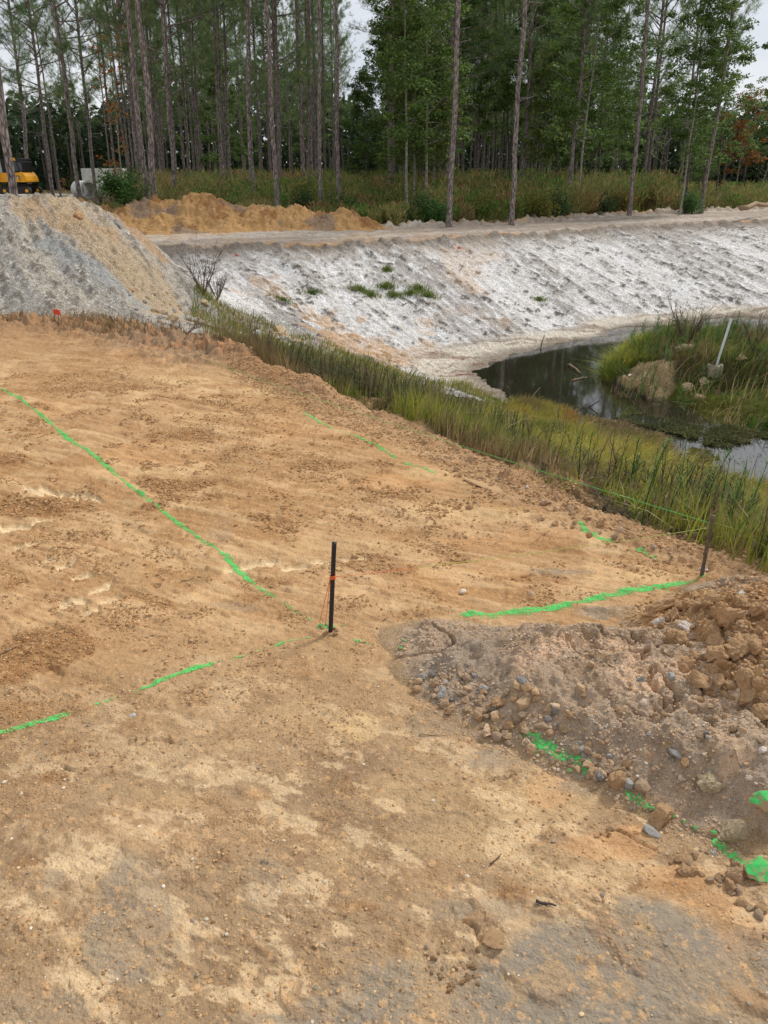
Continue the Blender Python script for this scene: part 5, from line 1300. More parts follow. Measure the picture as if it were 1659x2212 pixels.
def pine_proto(seed, H=18.0, crown0=.52, r0=.11, tufts=16, spread=1.0, nb=46, dens=1.0):
    rg = np.random.default_rng(seed)
    t = np.linspace(0, 1, 22)
    wx = np.cumsum(rg.normal(0, .010, 22)) * H * .12; wy = np.cumsum(rg.normal(0, .010, 22)) * H * .12
    wx -= wx[0]; wy -= wy[0]
    P = np.c_[wx, wy, t * H - .15]
    R = r0 * (1 - .62 * t ** 1.1) * (1 + .35 * np.exp(-t * 60)); R[-1] = .012
    mb = MB(); V, Q = tube(P, R, 9, cap=False); mb.add(V, Q)
    tp, td = [], []
    # short dead stubs below the crown
    for _ in range(int(rg.integers(5, 12))):
        f = rg.uniform(.22, crown0); a = rg.uniform(0, 6.28); L_ = rg.uniform(.15, .9)
        b = np.array([np.interp(f, t, P[:, k]) for k in range(3)]); d = np.array([cos(a), sin(a), rg.uniform(-.1, .4)])
        V, Q = tube(b + d * np.linspace(0, L_, 4)[:, None], [.018, .014, .010, .005], 4, cap=False); mb.add(V, Q)
    for i in range(nb):
        f = crown0 + (1 - crown0) * (i + rg.uniform(0, 1)) / nb
        a = rg.uniform(0, 6.28); q = (f - crown0) / (1 - crown0)
        L_ = spread * (1.15 + 1.75 * (1 - q) * min(1, .4 + q * 2.2)) * rg.uniform(.55, 1.1)
        el = rg.uniform(-.05, .55) + .5 * q
        b = np.array([np.interp(f, t, P[:, k]) for k in range(3)])
        d = np.array([cos(a) * cos(el), sin(a) * cos(el), sin(el)])
        tt = np.linspace(0, 1, 6); curve = np.c_[tt * 0, tt * 0, .18 * L_ * tt ** 2]
        bp = b + d * (tt * L_)[:, None] + curve + rg.normal(0, .03, (6, 3)) * tt[:, None]
        rb = .032 * (L_ / 2.2) ** .7
        V, Q = tube(bp, np.linspace(rb, .006, 6), 5, cap=False); mb.add(V, Q)
        ns = int(rg.integers(7, 12) * dens)
        for s_ in range(ns):
            g = rg.uniform(.3, 1.0); p0 = np.array([np.interp(g, tt, bp[:, k]) for k in range(3)])
            d2 = d + rg.normal(0, .65, 3); d2[2] += .25; d2 /= np.linalg.norm(d2); l2 = L_ * .32 * rg.uniform(.4, 1.1)
            if rg.random() < .5:
                V, Q = tube(p0 + d2 * np.linspace(0, l2, 3)[:, None], [.009, .006, .004], 3, cap=False); mb.add(V, Q)
            for k in range(3):
                tp.append(p0 + d2 * l2 * (1 - .3 * k) + rg.normal(0, .06, 3)); td.append(d2)
        tp.append(bp[-1]); td.append(d)
    tp = np.array(tp); td = np.array(td)
    V, T, c = needle_tufts(tp, td, .24, tufts, PINE_G)
    return mb.mesh('trunk', True), np_mesh('crown', V, [T], c)
def assign(me, m): me.materials.clear(); me.materials.append(M[m]); return me
PINES = []; LOWP = []
for i, (h, c0, sp_, nb_) in enumerate([(18, .50, 1.0, 42), (19, .56, .9, 38), (17, .46, 1.05, 44), (18, .60, 1.0, 34), (16.5, .42, .95, 48)]):
    tr, cr_ = pine_proto(700 + i, h, c0, .088, 18, sp_, nb_, 1.1)
    PINES.append((assign(tr, 'pine_bark'), assign(cr_, 'needle'), h))
for i, (h, c0, sp_, nb_) in enumerate([(16, .28, 1.15, 54), (15, .34, 1.2, 50), (17, .36, 1.1, 52)]):
    tr, cr_ = pine_proto(740 + i, h, c0, .10, 20, sp_, nb_, 1.15)
    LOWP.append((assign(tr, 'pine_bark'), assign(cr_, 'needle'), h))
def place_tree(proto, name, label, cat, xy, s=1.0, lean=(0, 0), rz=None, group=None, srad=None, z=None):
    h = float(HT(xy[0], xy[1])) if z is None else z
    rt = thing(name, label, cat, (xy[0], xy[1], h - .05), (lean[1], lean[0], rz if rz is not None else random.uniform(0, 6.28)), group)
    rt.rotation_mode = 'ZXY' if False else 'XYZ'
    k = srad or s
    rt.scale = (k, k, s)
    for nm, me in (('trunk', proto[0]), ('crown', proto[1])):
        if me is None: continue
        o = bpy.data.objects.new(nm, me); col.objects.link(o); o.parent = rt
    return rt
def lean_tree(protos, name, label, cat, u0, v0, u1, v1, d, sc=1.0, group=None, rad=None):
    """tree through two surveyed trunk points at distance d"""
    p0 = AT(u0, v0, d); p1 = AT(u1, v1, d)
    sl = (p1[0] - p0[0]) / (p1[2] - p0[2]); x0 = p0[0] - sl * p0[2]
    pr = random.choice(protos) if isinstance(protos, list) else protos
    if protos is PINES and d > 33 and u0 not in (657, 672, 844) and group == 'pines along the forest edge': pr = random.choice(LOWP)
    rt = thing(name, label, cat, (x0, d, float(HT(x0, d)) - .05), (random.uniform(-.012, .012), math.atan(sl), 0), group)
    k = rad or sc; rt.scale = (k, k, sc)
    tw = random.uniform(0, 6.28)
    for nm, me in (('trunk', pr[0]), ('crown', pr[1])):
        if me is None: continue
        o = bpy.data.objects.new(nm, me); col.objects.link(o); o.parent = rt; o.rotation_euler = (0, 0, tw)
    return rt
pine_list = [  # u0 v0 u1 v1 d radius-scale label
 (33, 428, 0, 159, 18.5, 1.05, 'thick nearest pine at the left edge, leaning left in front of the yellow machine'),
 (62, 384, 30, 116, 76, 1.9, 'slim pine just right of the yellow machine, second from the left edge'),
 (108, 370, 80, 156, 46, 1.0, 'slim pine between the yellow machine and the pipes, crown against pale sky'),
 (163, 370, 118, 30, 37, 1.0, 'tall slim pine left of the concrete pipes with an open crown in the sky gap'),
 (203, 372, 172, 50, 46, 1.0, 'slender pine rising directly above the pale concrete box'),
 (318, 428, 279, 0, 26.5, .98, 'left trunk of the pair of pines just behind the orange mound'),
 (333, 428, 297, 0, 26.2, 1.08, 'right, thicker and paler trunk of the pair of pines behind the orange mound'),
 (302, 385, 257, 0, 38, 1.05, 'straight pine close behind and left of the pair on the mound'),
 (350, 385, 318, 43, 43, 1.0, 'pine in the second row just right of the pair behind the mound'),
 (378, 385, 348, 0, 34, 1.1, 'sturdy pine above the middle of the orange mound, leaning left'),
 (409, 382, 381, 20, 48, 1.0, 'thin pine right of the sturdy one above the orange mound'),
 (430, 380, 415, 133, 54, 1.0, 'thin far pine between the sturdy pine and the lone slim one'),
 (479, 403, 458, 0, 40, 1.0, 'lone slim pine whose base shows in the brush above the mound centre'),
 (545, 388, 531, 0, 33, 1.15, 'stout dark pine standing in the brush right of the lone slim pine'),
 (599, 441, 579, 0, 28.5, .95, 'front row pine rising from the back of the mound, left of centre'),
 (606, 415, 594, 0, 36, .9, 'dark trunk half hidden behind the front row pine left of centre'),
 (657, 388, 644, 0, 36, 1.0, 'pine left of the two evenly spaced front pines, left of centre'),
 (672, 398, 667, 0, 37, 1.05, 'shaded pine close behind the left one of the two front pines'),
 (693, 454, 690, 0, 29.5, .85, 'straight front pine near the centre, left one of two evenly spaced'),
 (731, 431, 730, 0, 31, .95, 'straight front pine near the centre, right one of two evenly spaced'),
 (844, 415, 849, 0, 36, 1.15, 'dark pine trunk mostly hidden behind leafy branches at the centre'),
 (970, 494, 989, 0, 26.3, 1.0, 'tall front pine at the road edge right of centre, leaning slightly right'),
 (963, 400, 978, 60, 39, 1.1, 'dark pine right behind the tall roadside pine'),
 (1000, 421, 1010, 66, 50, 1.0, 'thin pine just right of the tall roadside pine'),
 (1028, 408, 1042, 133, 48, 1.0, 'thin pine midway between the two tall roadside pines'),
 (1090, 405, 1098, 265, 62, 1.0, 'very thin far pine just left of the second roadside pine'),
 (1105, 490, 1135, 0, 27.3, .95, 'second tall pine at the road edge, leaning right'),
 (1123, 440, 1136, 215, 40, 1.1, 'dark pine behind and right of the second roadside pine'),
 (1226, 457, 1266, 0, 34, .85, 'slim pine leaning right beside pale saplings, right of the second roadside pine'),
 (1359, 460, 1404, 0, 33, .95, 'tall pine near the right, leaning right with a bushy crown against the sky'),
 (1384, 438, 1416, 151, 44, 1.0, 'left one of two thin pines just right of the tall leaning pine'),
 (1394, 438, 1424, 168, 52, 1.0, 'right one of two thin pines just right of the tall leaning pine'),
 (1463, 445, 1488, 218, 50, .9, 'thin pine at the sky opening near the right edge'),
 (1515, 458, 1555, 208, 36, .95, 'rightmost tall pine, leaning right beside the open sky'),
]
for (u0, v0, u1, v1, d, rk, lb) in pine_list:
    r = lean_tree(PINES, 'pine_tree', lb, 'pine tree', u0, v0, u1, v1, d, 1.35 if d > 70 else 1.0, 'pines along the forest edge', rk)
print('front pines')
# broadleaf trees
def leafy_proto(seed, H=9, crown0=.25, rad=2.0, n=9000, leaf=.11, cols=None, r0=.06, limbs=26, clump=.42, dens=None):
    rg = np.random.default_rng(seed)
    t = np.linspace(0, 1, 12); wx = np.cumsum(rg.normal(0, .03, 12)) * H * .05; wy = np.cumsum(rg.normal(0, .03, 12)) * H * .05
    P = np.c_[wx - wx[0], wy - wy[0], t * H * .97 - .1]; mb = MB()
    V, Q = tube(P, r0 * (1 - .85 * t) * (1 + .3 * np.exp(-t * 30)), 8, cap=False); mb.add(V, Q)
    cen, ra = [], []
    for i in range(limbs):
        f = crown0 + (1 - crown0) * (i + rg.random()) / limbs; q = (f - crown0) / (1 - crown0)
        a = rg.uniform(0, 6.28); L_ = rad * (np.sin(pi * min(1, .22 + .78 * q)) ** .6 * .9 + .12) * rg.uniform(.6, 1.1); el = rg.uniform(.1, .7)
        b = np.array([np.interp(f, t, P[:, k]) for k in range(3)]); d = np.array([cos(a) * cos(el), sin(a) * cos(el), sin(el)])
        tt = np.linspace(0, 1, 5); bp = b + d * (tt * L_)[:, None] + rg.normal(0, .06, (5, 3)) * tt[:, None]
        V, Q = tube(bp, np.linspace(r0 * .4 * (1 - .5 * q), .006, 5), 5, cap=False); mb.add(V, Q)
        for k in range(5):
            g = rg.uniform(.35, 1.05); c = b + d * L_ * g + rg.normal(0, .22, 3); cen.append(c); ra.append(clump * rg.uniform(.5, 1.3))
    cen = np.array(cen); ra = np.array(ra); k = rg.integers(0, len(cen), n)
    off = rg.normal(0, 1, (n, 3)); off /= np.linalg.norm(off, axis=1)[:, None]; off *= (rg.random(n) ** .5)[:, None]; off[:, 2] *= .55
    Pl = cen[k] + off * ra[k][:, None]
    V, Q, c = leaf_quads(Pl, leaf, cols)
    cl_ = rg.uniform(.75, 1.25, len(cen))[k]; c = c * np.repeat(cl_, 4)[:, None]
    return mb.mesh('trunk', True), np_mesh('crown', V, [Q], c)
GR = [lin(92, 120, 58), lin(108, 134, 64), lin(78, 106, 54), lin(124, 142, 72)]
GRx = [lin(66, 90, 44), lin(78, 102, 48), lin(54, 78, 40), lin(92, 112, 54)]
GR2 = _br([lin(84, 104, 52), lin(100, 116, 56), lin(70, 92, 46), lin(124, 126, 60)], 1.25)
AUT = [lin(150, 92, 40), lin(170, 112, 50), lin(132, 74, 38), lin(120, 100, 46)]
LEAFY = []
for i, (h, c0, rd, n_, cl_, bk) in enumerate([(9.5, .28, 1.9, 11000, GR, 'pale_bark'), (8, .22, 2.2, 12000, GR, 'grey_bark'), (11, .32, 2.4, 13000, GR, 'grey_bark'), (7, .3, 1.5, 8000, GR2, 'pale_bark')]):
    a, b = leafy_proto(800 + i, h, c0, rd, n_, .11, cl_, .055, 28); LEAFY.append((assign(a, bk), assign(b, 'leaf'), h))
a, b = leafy_proto(810, 6.2, .30, 1.7, 6000, .12, AUT, .05, 24); AUTP = (assign(a, 'pale_bark'), assign(b, 'leaf'), 6.2)
a, b = leafy_proto(811, 6.4, .10, 1.0, 520, .13, AUT, .030, 16, .2); SAPL = (assign(a, 'pale_bark'), assign(b, 'leaf'), 6.4)
a, b = leafy_proto(812, 6.0, .35, 1.3, 250, .06, [lin(120, 110, 96)], .045, 26, .3); BARE = (assign(a, 'pale_bark'), assign(b, 'leaf'), 6.0)
leafy_list = [
 (LEAFY[0], 879, 461, 876, 200, 30.5, 1.0, 'whitish trunked leafy tree at the centre, left of the tall roadside pine'),
 (LEAFY[3], 894, 441, 896, 250, 33, 1.0, 'thin leafy sapling just right of the whitish trunked tree'),
 (LEAFY[0], 920, 443, 922, 250, 32, 1.0, 'pale trunked leafy tree between the whitish trunk and the tall roadside pine'),
 (LEAFY[3], 932, 446, 944, 260, 34, .9, 'slanting thin pale sapling nearest the left side of the tall roadside pine'),
 (LEAFY[1], 790, 410, 790, 200, 42, .8, 'shaded leafy tree left of the whitish trunked tree'),
 (LEAFY[1], 480, 402, 478, 250, 52, 1.0, 'dark leafy tree behind the lone slim pine'),
 (LEAFY[1], 840, 402, 842, 150, 44, 1.1, 'tall leafy tree filling the gap beside the centre sky opening'),
 (LEAFY[2], 905, 402, 905, 150, 44, 1.15, 'large dark leafy tree behind the centre saplings'),
 (LEAFY[2], 960, 402, 960, 150, 48, 1.1, 'dark leafy tree filling the space above the brush right of centre'),
 (LEAFY[2], 1070, 402, 1072, 150, 46, 1.1, 'dark leafy tree between the two tall roadside pines'),
 (LEAFY[3], 1184, 411, 1192, 268, 40, 1.0, 'pale sapling right of the second roadside pine'),
 (LEAFY[0], 1244, 458, 1270, 235, 34, 1.05, 'mossy pale trunked tree leaning right beside the slim leaning pine'),
 (LEAFY[2], 1180, 420, 1185, 200, 42, 1.05, 'broad leafy tree right of the second roadside pine'),
 (LEAFY[1], 1290, 420, 1300, 200, 40, 1.15, 'leafy tree with hanging branches left of the tall pine near the right'),
 (LEAFY[2], 1240, 420, 1250, 200, 46, 1.05, 'leafy tree behind the mossy pale trunk'),
 (BARE, 1414, 425, 1438, 290, 44, .95, 'bare whitish tree with forked twigs under the sky opening'),
 (BARE, 1330, 430, 1332, 300, 46, .9, 'thin bare grey tree left of the tall pine near the right'),
 (LEAFY[2], 1480, 452, 1500, 230, 36, .98, 'big bushy leafy tree against the sky near the right edge'),
 (LEAFY[0], 1468, 465, 1492, 300, 34, .85, 'mossy yellow trunked tree leaning right near the right edge'),
 (LEAFY[1], 1545, 440, 1560, 240, 42, .95, 'leafy tree right of the rightmost tall pine'),
 (AUTP, 1585, 431, 1600, 330, 50, .95, 'orange brown autumn tree near the right edge'),
 (BARE, 1631, 446, 1650, 386, 44, .6, 'broken leaning grey trunk at the right edge by the fallen log'),
 (SAPL, 262, 395, 246, 140, 29, .92, 'slender sapling with orange autumn leaves above the concrete pipes'),
]
for pr, u0, v0, u1, v1, d, s_, lb in leafy_list:
    lean_tree(pr, 'leafy_tree' if pr not in (BARE,) else 'bare_tree', lb, 'tree', u0, v0, u1, v1, d, s_, None)
# deep forest: thin pines behind
rgp = random.Random(11); k = 0; pos = []
while k < 108:
    d = rgp.uniform(40, 92); u = rgp.uniform(-160, 1480)
    if u > 1250 and rgp.random() < .6: continue
    if u < 260 and d < 76 and abs(d - 66) < 7: continue
    if u < 240 and rgp.random() < .72: continue
    if u > 1330: continue
    if u > 1150 and rgp.random() < .4: continue
    if 730 < u < 840: continue
    p = AT(u, 400, d)
    if any((p[0] - q[0]) ** 2 + (p[1] - q[1]) ** 2 < 1.6 for q in pos): continue
    pos.append(p)
    dz_ = rgp.uniform(.85, 1.08)
    lean_tree(LOWP + PINES[:1] if d > 55 else PINES, 'pine_tree', 'thin pine in the shaded rows deep in the forest', 'pine tree', u, 400, u + (u - 830) * .06 + rgp.uniform(-6, 6), 100, d, dz_, 'thin pines deep in the forest', rgp.uniform(.65, .9)); k += 1
# smaller understorey broadleaf trees
k = 0
while k < 28:
    d = rgp.uniform(44, 88); u = rgp.uniform(-120, 1700)
    if 180 < u < 480 and rgp.random() < .6: continue
    if u < 230 and d < 74: continue
    if 720 < u < 850: continue
    lean_tree(LEAFY[1:3], 'leafy_tree', 'dark leafy tree filling the shade deep in the forest', 'tree', u, 400, u + rgp.uniform(-8, 8), 250, d, rgp.uniform(.75, 1.15) * (.62 if u > 1420 else 1), 'leafy trees deep in the forest'); k += 1
# far wood closing the view
def far_wood():
    n = 150000; mb = MB()
    a = RNG.uniform(radians(-52), radians(62), n); r = RNG.uniform(90, 125, n); x = r * np.sin(a); y = r * np.cos(a)
    top = 8.6 + 3.5 * fbm(a * 22, a * 0, 4, 901) + (2.5 * ss(radians(10), radians(-5), a) - 3 * ss(radians(-15), radians(-20), a)); top = np.where(a > radians(20), 8 + 2 * fbm(a * 40, a * 0, 4, 902), top)
    z = top * RNG.random(n) ** 1.25
    V, Q, c = leaf_quads(np.c_[x, y, z], .75, [lin(58, 76, 46), lin(70, 88, 52), lin(48, 64, 42)], .2)  # dark leaf colours stand in for the deep shade under the canopy
    mb.add(V, Q, c=c)
    for _ in range(260):
        a_ = RNG.uniform(radians(-50), radians(45)); r_ = RNG.uniform(80, 100); h = RNG.uniform(4, 7)
        V, Q = tube([[r_ * sin(a_), r_ * cos(a_), 0], [r_ * sin(a_) + RNG.normal(0, .2), r_ * cos(a_), h]], [.12, .07], 5, cap=False); mb.add(V, Q, c=lin(110, 102, 98))
    tag(mb.build('distant_wood', M['leaf']), 'far wood closing the view behind the pines', None, None, 'stuff')
far_wood()
print('forest')
# undergrowth of tall weeds and bushes at the forest foot
def undergrowth():
    mb = MB(); n = 1900; k = 0; rg = RNG
    while k < n:
        d = 26 + 44 * rg.random() ** 1.5 + (26 if rg.random() < .12 else 0); u = rg.uniform(-200, 1760)
        x, y, _ = AT(u, 400, d)
        if poly_sd(np.array([x]), np.array([y]), FORP)[0] < .5: continue
        if u < 430 and d < 27: continue
        if x < -8 and abs(y - (66 + .03 * x)) < 3.6: continue
        if u < 262 and d < 73: continue
        if u > 1430 and d > 40 and rg.random() < .4: continue
        h = (.5 + 1.05 * ss(27, 36, d)) * rg.uniform(.6, 1.15)
        if u > 1450: h *= .55
        h = float(h); w = h * rg.uniform(.4, .75); m = int(150 if d < 40 else 90)
        kind = rg.random()
        if kind < .55: cs_ = [lin(118, 112, 66), lin(104, 104, 60), lin(132, 118, 76), lin(92, 96, 52)]
        elif kind < .85: cs_ = [lin(80, 100, 46), lin(96, 114, 52), lin(68, 88, 42)]
        else: cs_ = [lin(132, 104, 72), lin(124, 104, 68), lin(112, 84, 60)]
        q = rg.random(m); rr_ = w * np.sqrt(rg.random(m)) * (.35 + .65 * np.sin(q * 2.6)); a = rg.random(m) * 6.28
        cs_ = _br(cs_, 1.8); z0 = float(HT(x, y))
        P = np.c_[x + rr_ * np.cos(a), y + rr_ * np.sin(a), z0 + h * q]
        dr = np.stack([np.cos(a) * .5, np.sin(a) * .5, np.full(m, 1.0)], 1) + rg.normal(0, .35, (m, 3)); dr /= np.linalg.norm(dr, axis=1)[:, None]
        sd_ = np.cross(dr, rg.normal(0, 1, (m, 3))); sd_ /= np.linalg.norm(sd_, axis=1)[:, None]
        l = .17 * rg.uniform(.5, 1.3, (m, 1)) * (1.2 if kind < .55 else .8); wd = .028 if kind < .55 else .06
        V = np.stack([P - sd_ * wd * .5, P + sd_ * wd * .5, P + dr * l + sd_ * wd * .3, P + dr * l - sd_ * wd * .1], 1).reshape(-1, 3)
        c = np.array(cs_)[rg.integers(0, len(cs_), m)] * rg.uniform(.7, 1.2, (m, 1))
        mb.add(V, np.arange(4 * m).reshape(-1, 4), c=np.repeat(c, 4, 0)); k += 1
    tag(mb.build('undergrowth', M['grass']), 'tall olive and brown weeds massed at the foot of the forest', None, None, 'stuff')
undergrowth()
x = RNG.uniform(-26, 34, 60000); y = RNG.uniform(25, 48, 60000)
ok = (poly_sd(x, y, FORP) > .25); x, y = x[ok], y[ok]
blades('forest_grass', 'rough grass between the road and the trees', x, y, .1, .42, .035, .5, _br([lin(112, 106, 64), lin(92, 100, 52), lin(130, 112, 76), lin(80, 92, 44)], 1.4))
def bush(u, v, d, w, h, cols, label, n=2600, leaf=.075, name='bush'):
    p = AT(u, v, d); x, y = p[0], p[1]; z0 = float(HT(x, y)); c = np.array([x, y, z0])
    mb = MB(); cen = []
    for _ in range(14):
        a = RNG.random() * 6.28; e = RNG.uniform(.4, 1.3); L_ = RNG.uniform(.6, 1) ; tip = np.array([cos(a) * cos(e) * w, sin(a) * cos(e) * w, sin(e) * h]) * L_
        t = np.linspace(0, 1, 4)[:, None]; V, Q = tube(tip * t + RNG.normal(0, .02, (4, 3)) * t, [.016, .012, .008, .004], 4, cap=False); mb.add(V, Q)
        for q in (.55, .8, 1): cen.append(tip * q + RNG.normal(0, .08, 3))
    cen = np.array(cen); k = RNG.integers(0, len(cen), n); off = RNG.normal(0, .45, (n, 3)) * min(w, h) * .38
    P = cen[k] + off; P[:, 2] = np.abs(P[:, 2])
    V, Q, cc = leaf_quads(P, leaf, cols); cc = cc * np.repeat(RNG.uniform(.75, 1.25, len(cen))[k], 4)[:, None]
    rt = thing(name, label, 'bush', tuple(c))
    link('stems', mb.mesh('stems'), M['grey_bark'], rt); link('foliage', np_mesh('foliage', V, [Q], cc), M['leaf'], rt)
BG = [lin(72, 106, 50), lin(88, 124, 58), lin(60, 92, 46)]
DG = [lin(60, 84, 42), lin(74, 98, 48), lin(52, 72, 38)]
RD = [lin(136, 70, 52), lin(112, 66, 48), lin(96, 84, 46)]
YG = [lin(116, 122, 54), lin(96, 108, 48), lin(140, 126, 56)]
bush(272, 425, 25.2, .75, 1.25, BG, 'rounded bright green bush in the dip at the left end of the orange mound', 4200)
bush(648, 440, 29, .9, 1.15, DG, 'dark green bush behind the orange mound between two front pines')
bush(735, 450, 29, .9, 1.0, BG, 'green bush at the foot of the right one of the two centre front pines')
bush(655, 420, 31, .6, 1.5, YG, 'yellowish bush behind the dark green bush left of the centre pines', 1800)
bush(912, 470, 28, .8, .95, DG, 'dark bush at the road edge left of the tall roadside pine')
bush(930, 480, 27.6, .7, .85, BG, 'green bush touching the left side of the tall roadside pine')
bush(1030, 470, 30, 1.0, .9, YG, 'pale yellow green bush between the two tall roadside pines')
bush(1150, 470, 30, 1.1, 1.1, YG, 'yellow green bush right of the second roadside pine')
bush(1190, 460, 31, 1.0, 1.1, DG, 'dark bush left of the slim pine by the pale saplings')
bush(1262, 440, 36, .9, 1.2, RD, 'red brown bush right of the mossy pale trunk')
bush(1340, 450, 35, .8, 1.0, [lin(150, 96, 52), lin(120, 108, 50), lin(104, 112, 48)], 'small orange and green bush at the foot of the tall leaning pine')
bush(1480, 452, 35, .8, .9, BG, 'green bush at the foot of the mossy yellow trunk')
bush(1310, 452, 34, 1.0, .8, DG, 'low dark bush between the red bush and the tall leaning pine')
bush(1400, 448, 38, 1.0, .9, RD, 'reddish bush right of the tall leaning pine')
bush(215, 420, 45, .7, 1.9, [lin(120, 122, 76), lin(100, 112, 66)], 'thin feathery weed bush in front of the pipe mouths', 700, .06)
bush(243, 420, 42, .7, 1.7, [lin(130, 128, 86), lin(100, 112, 66)], 'feathery grey green bush hiding the right pipe', 900, .06)
bush(170, 425, 47, .5, 1.4, [lin(118, 116, 76), lin(100, 106, 66)], 'wispy weeds in front of the left pipe', 260, .05)
# bare twiggy shrubs on the islet and by the heap
def twig_shrub(u, v, h, label, n=16, spread=.5, c=lin(96, 80, 68)):
    g = HIT(u, v); mb = MB()
    for _ in range(n):
        a = RNG.random() * 6.28; d = np.array([cos(a) * spread, sin(a) * spread, 1]) ; d /= np.linalg.norm(d); L_ = h * RNG.uniform(.6, 1.05)
        t = np.linspace(0, 1, 6)[:, None]; P = d * L_ * t + RNG.normal(0, .03 * h, (6, 3)) * t
        V, Q = tube(P, np.linspace(.010, .003, 6) * h, 4, cap=False); mb.add(V, Q, c=c)
        for _ in range(7):
            q = RNG.uniform(.3, .95); p0 = d * L_ * q; d2 = d + RNG.normal(0, .5, 3); l2 = h * RNG.uniform(.1, .35)
            V, Q = tube(p0 + d2 * l2 * np.linspace(0, 1, 3)[:, None], np.array([.005, .004, .002]) * h, 3, cap=False); mb.add(V, Q, c=c)
    o = mb.build('bare_shrub', M['twig']); o.location = g
    tag(o, label, 'shrub')
twig_shrub(1482, 752, .8, 'bare twiggy shrub on the back of the islet against the water')
twig_shrub(1625, 760, .6, 'bare twiggy shrub at the right end of the islet', 14)
twig_shrub(440, 640, .75, 'bare thin weed stems at the pond corner beside the grey heap', 12)
twig_shrub(470, 650, .6, 'low dead brown shrub right of the pale boulder at the pond corner', 14)
twig_shrub(125, 700, .16, 'little dead twigs on the rough strip left of centre', 8, 1.2)
twig_shrub(405, 722, .28, 'tangle of dead roots on the rough strip behind the pad', 14, 1.6)
def dead_log(u0, v0, u1, v1, z, r, label, mat='stick', arch=0.0, cat='branch', name='branch'):
    a = G(u0, v0, z); b = G(u1, v1, z); t = np.linspace(0, 1, 9)[:, None]
    P = (b - a) * t + np.c_[np.zeros(9), np.zeros(9), arch * np.sin(pi * t[:, 0])] + RNG.normal(0, r * .5, (9, 3))
    V, Q, T = tube(P, r * np.linspace(1.1, .7, 9), 7)
    o = link(name, np_mesh(name, V, [Q, T], None, True), M[mat]); o.location = a; return tag(o, label, cat)
dead_log(1228, 787, 1254, 806, WATER + .03, .016, 'broken stick lying across the dark water of the pond', arch=.02)
dead_log(1236, 822, 1268, 815, WATER + .01, .012, 'second stick floating below the first one', arch=.01)
def snag(u, v, h, lean_, r, label, mat='dark_stick'):
    a = G(u, v, WATER); t = np.linspace(-.1, 1, 7)[:, None]
    P = np.array([lean_, 0, h]) * t + np.c_[.15 * h * t[:, 0] ** 2, 0 * t[:, 0], 0 * t[:, 0]]
    V, Q, T = tube(P, r * np.linspace(1.2, .5, 7), 6); o = link('snag', np_mesh('snag', V, [Q, T], None, True), M[mat]); o.location = a; return tag(o, label, 'branch')
snag(1146, 862, .20, .12, .012, 'pale curved stick standing out of the shallow water', 'stick')
snag(1272, 880, .12, .16, .012, 'bent dark stick at the bright streak of water')
snag(1168, 752, .28, .02, .012, 'short dark snag standing at the far shore of the pond')
snag(1120, 826, .22, -.03, .008, 'thin dark snag in the pond corner')
dead_log(1600, 452, 1700, 438, .45, .09, 'pale fallen log in the grass at the right edge of the forest', 'stick', .1, 'log', 'fallen_log')
# ------------------------------------------------------------------ white pipe with its concrete collar
M['pvc'] = plain('white_pvc', lin(214, 220, 216), .4, nscale=12, var=.12)
M['concrete'] = plain('pale_concrete', lin(208, 206, 198), .85, nscale=5, var=.14, bump=.01)
M['old_concrete'] = plain('stained_concrete', lin(160, 150, 128), .9, nscale=14, var=.35, bump=.01)
g = HIT(1541, 806); top = AT(1580, 688, g[1] + .15)
rt = thing('standpipe', 'leaning white plastic pipe standing in a concrete collar on the islet', 'pipe', tuple(g))
V, Q, T = tube([[0, 0, -.1], list(top - g)], .021, 14); link('pipe', np_mesh('pipe', V, [Q, T], None, False), M['pvc'], rt)
mb = MB(); n = 26
prof = [(.15, -.12), (.18, -.1), (.19, .08), (.18, .14), (.16, .16), (.12, .15), (.10, .10), (.05, .08), (.0, .08)]
a = np.arange(n) * 2 * pi / n; prof = [(r * .72, z * .8) for r, z in prof]; V = np.array([[r * cos(q), r * sin(q), z] for r, z in prof for q in a]); V += RNG.normal(0, .006, V.shape)
Q = [(i * n + j, i * n + (j + 1) % n, (i + 1) * n + (j + 1) % n, (i + 1) * n + j) for i in range(len(prof) - 1) for j in range(n)]
link('collar', np_mesh('collar', V, [Q]), M['old_concrete'], rt)
print('plants done')
# ------------------------------------------------------------------ precast concrete by the far track
def hollow_pipe(L_, ro, ri, n=40):
    a = np.arange(n) * 2 * pi / n; V = []
    prof = [(ro, -L_ / 2), (ro, L_ / 2 - .12), (ro + .03, L_ / 2 - .10), (ro + .03, L_ / 2), (ri, L_ / 2), (ri, -L_ / 2)]
    for r, x in prof: V += [[x, r * cos(q), r * sin(q)] for q in a]
    m = len(prof); Q = [(i * n + j, ((i + 1) % m) * n + j, ((i + 1) % m) * n + (j + 1) % n, i * n + (j + 1) % n) for i in range(m) for j in range(n)]
    return np.array(V), Q
for (u, d, lb) in [(182, 58, 'left of two big concrete pipe sections lying by the far track'), (236, 57, 'right concrete pipe section, mostly hidden by weeds')]:
    p = AT(u, 410, d); V, Q = hollow_pipe(2.2, .58, .48)
    o = link('concrete_pipe', np_mesh('concrete_pipe', V, [Q], None, False), M['concrete']); o.location = (p[0], p[1], .58)
    o.rotation_euler = (0, 0, radians(-52)); tag(o, lb, 'concrete pipe', 'concrete pipes by the far track')
p = AT(229, 400, 60.5)
rt = thing('concrete_box', 'pale concrete box section standing behind the two pipes', 'concrete box', (p[0], p[1], 0))
mb = MB()
w, dp, h = 2.75, 1.5, 1.95
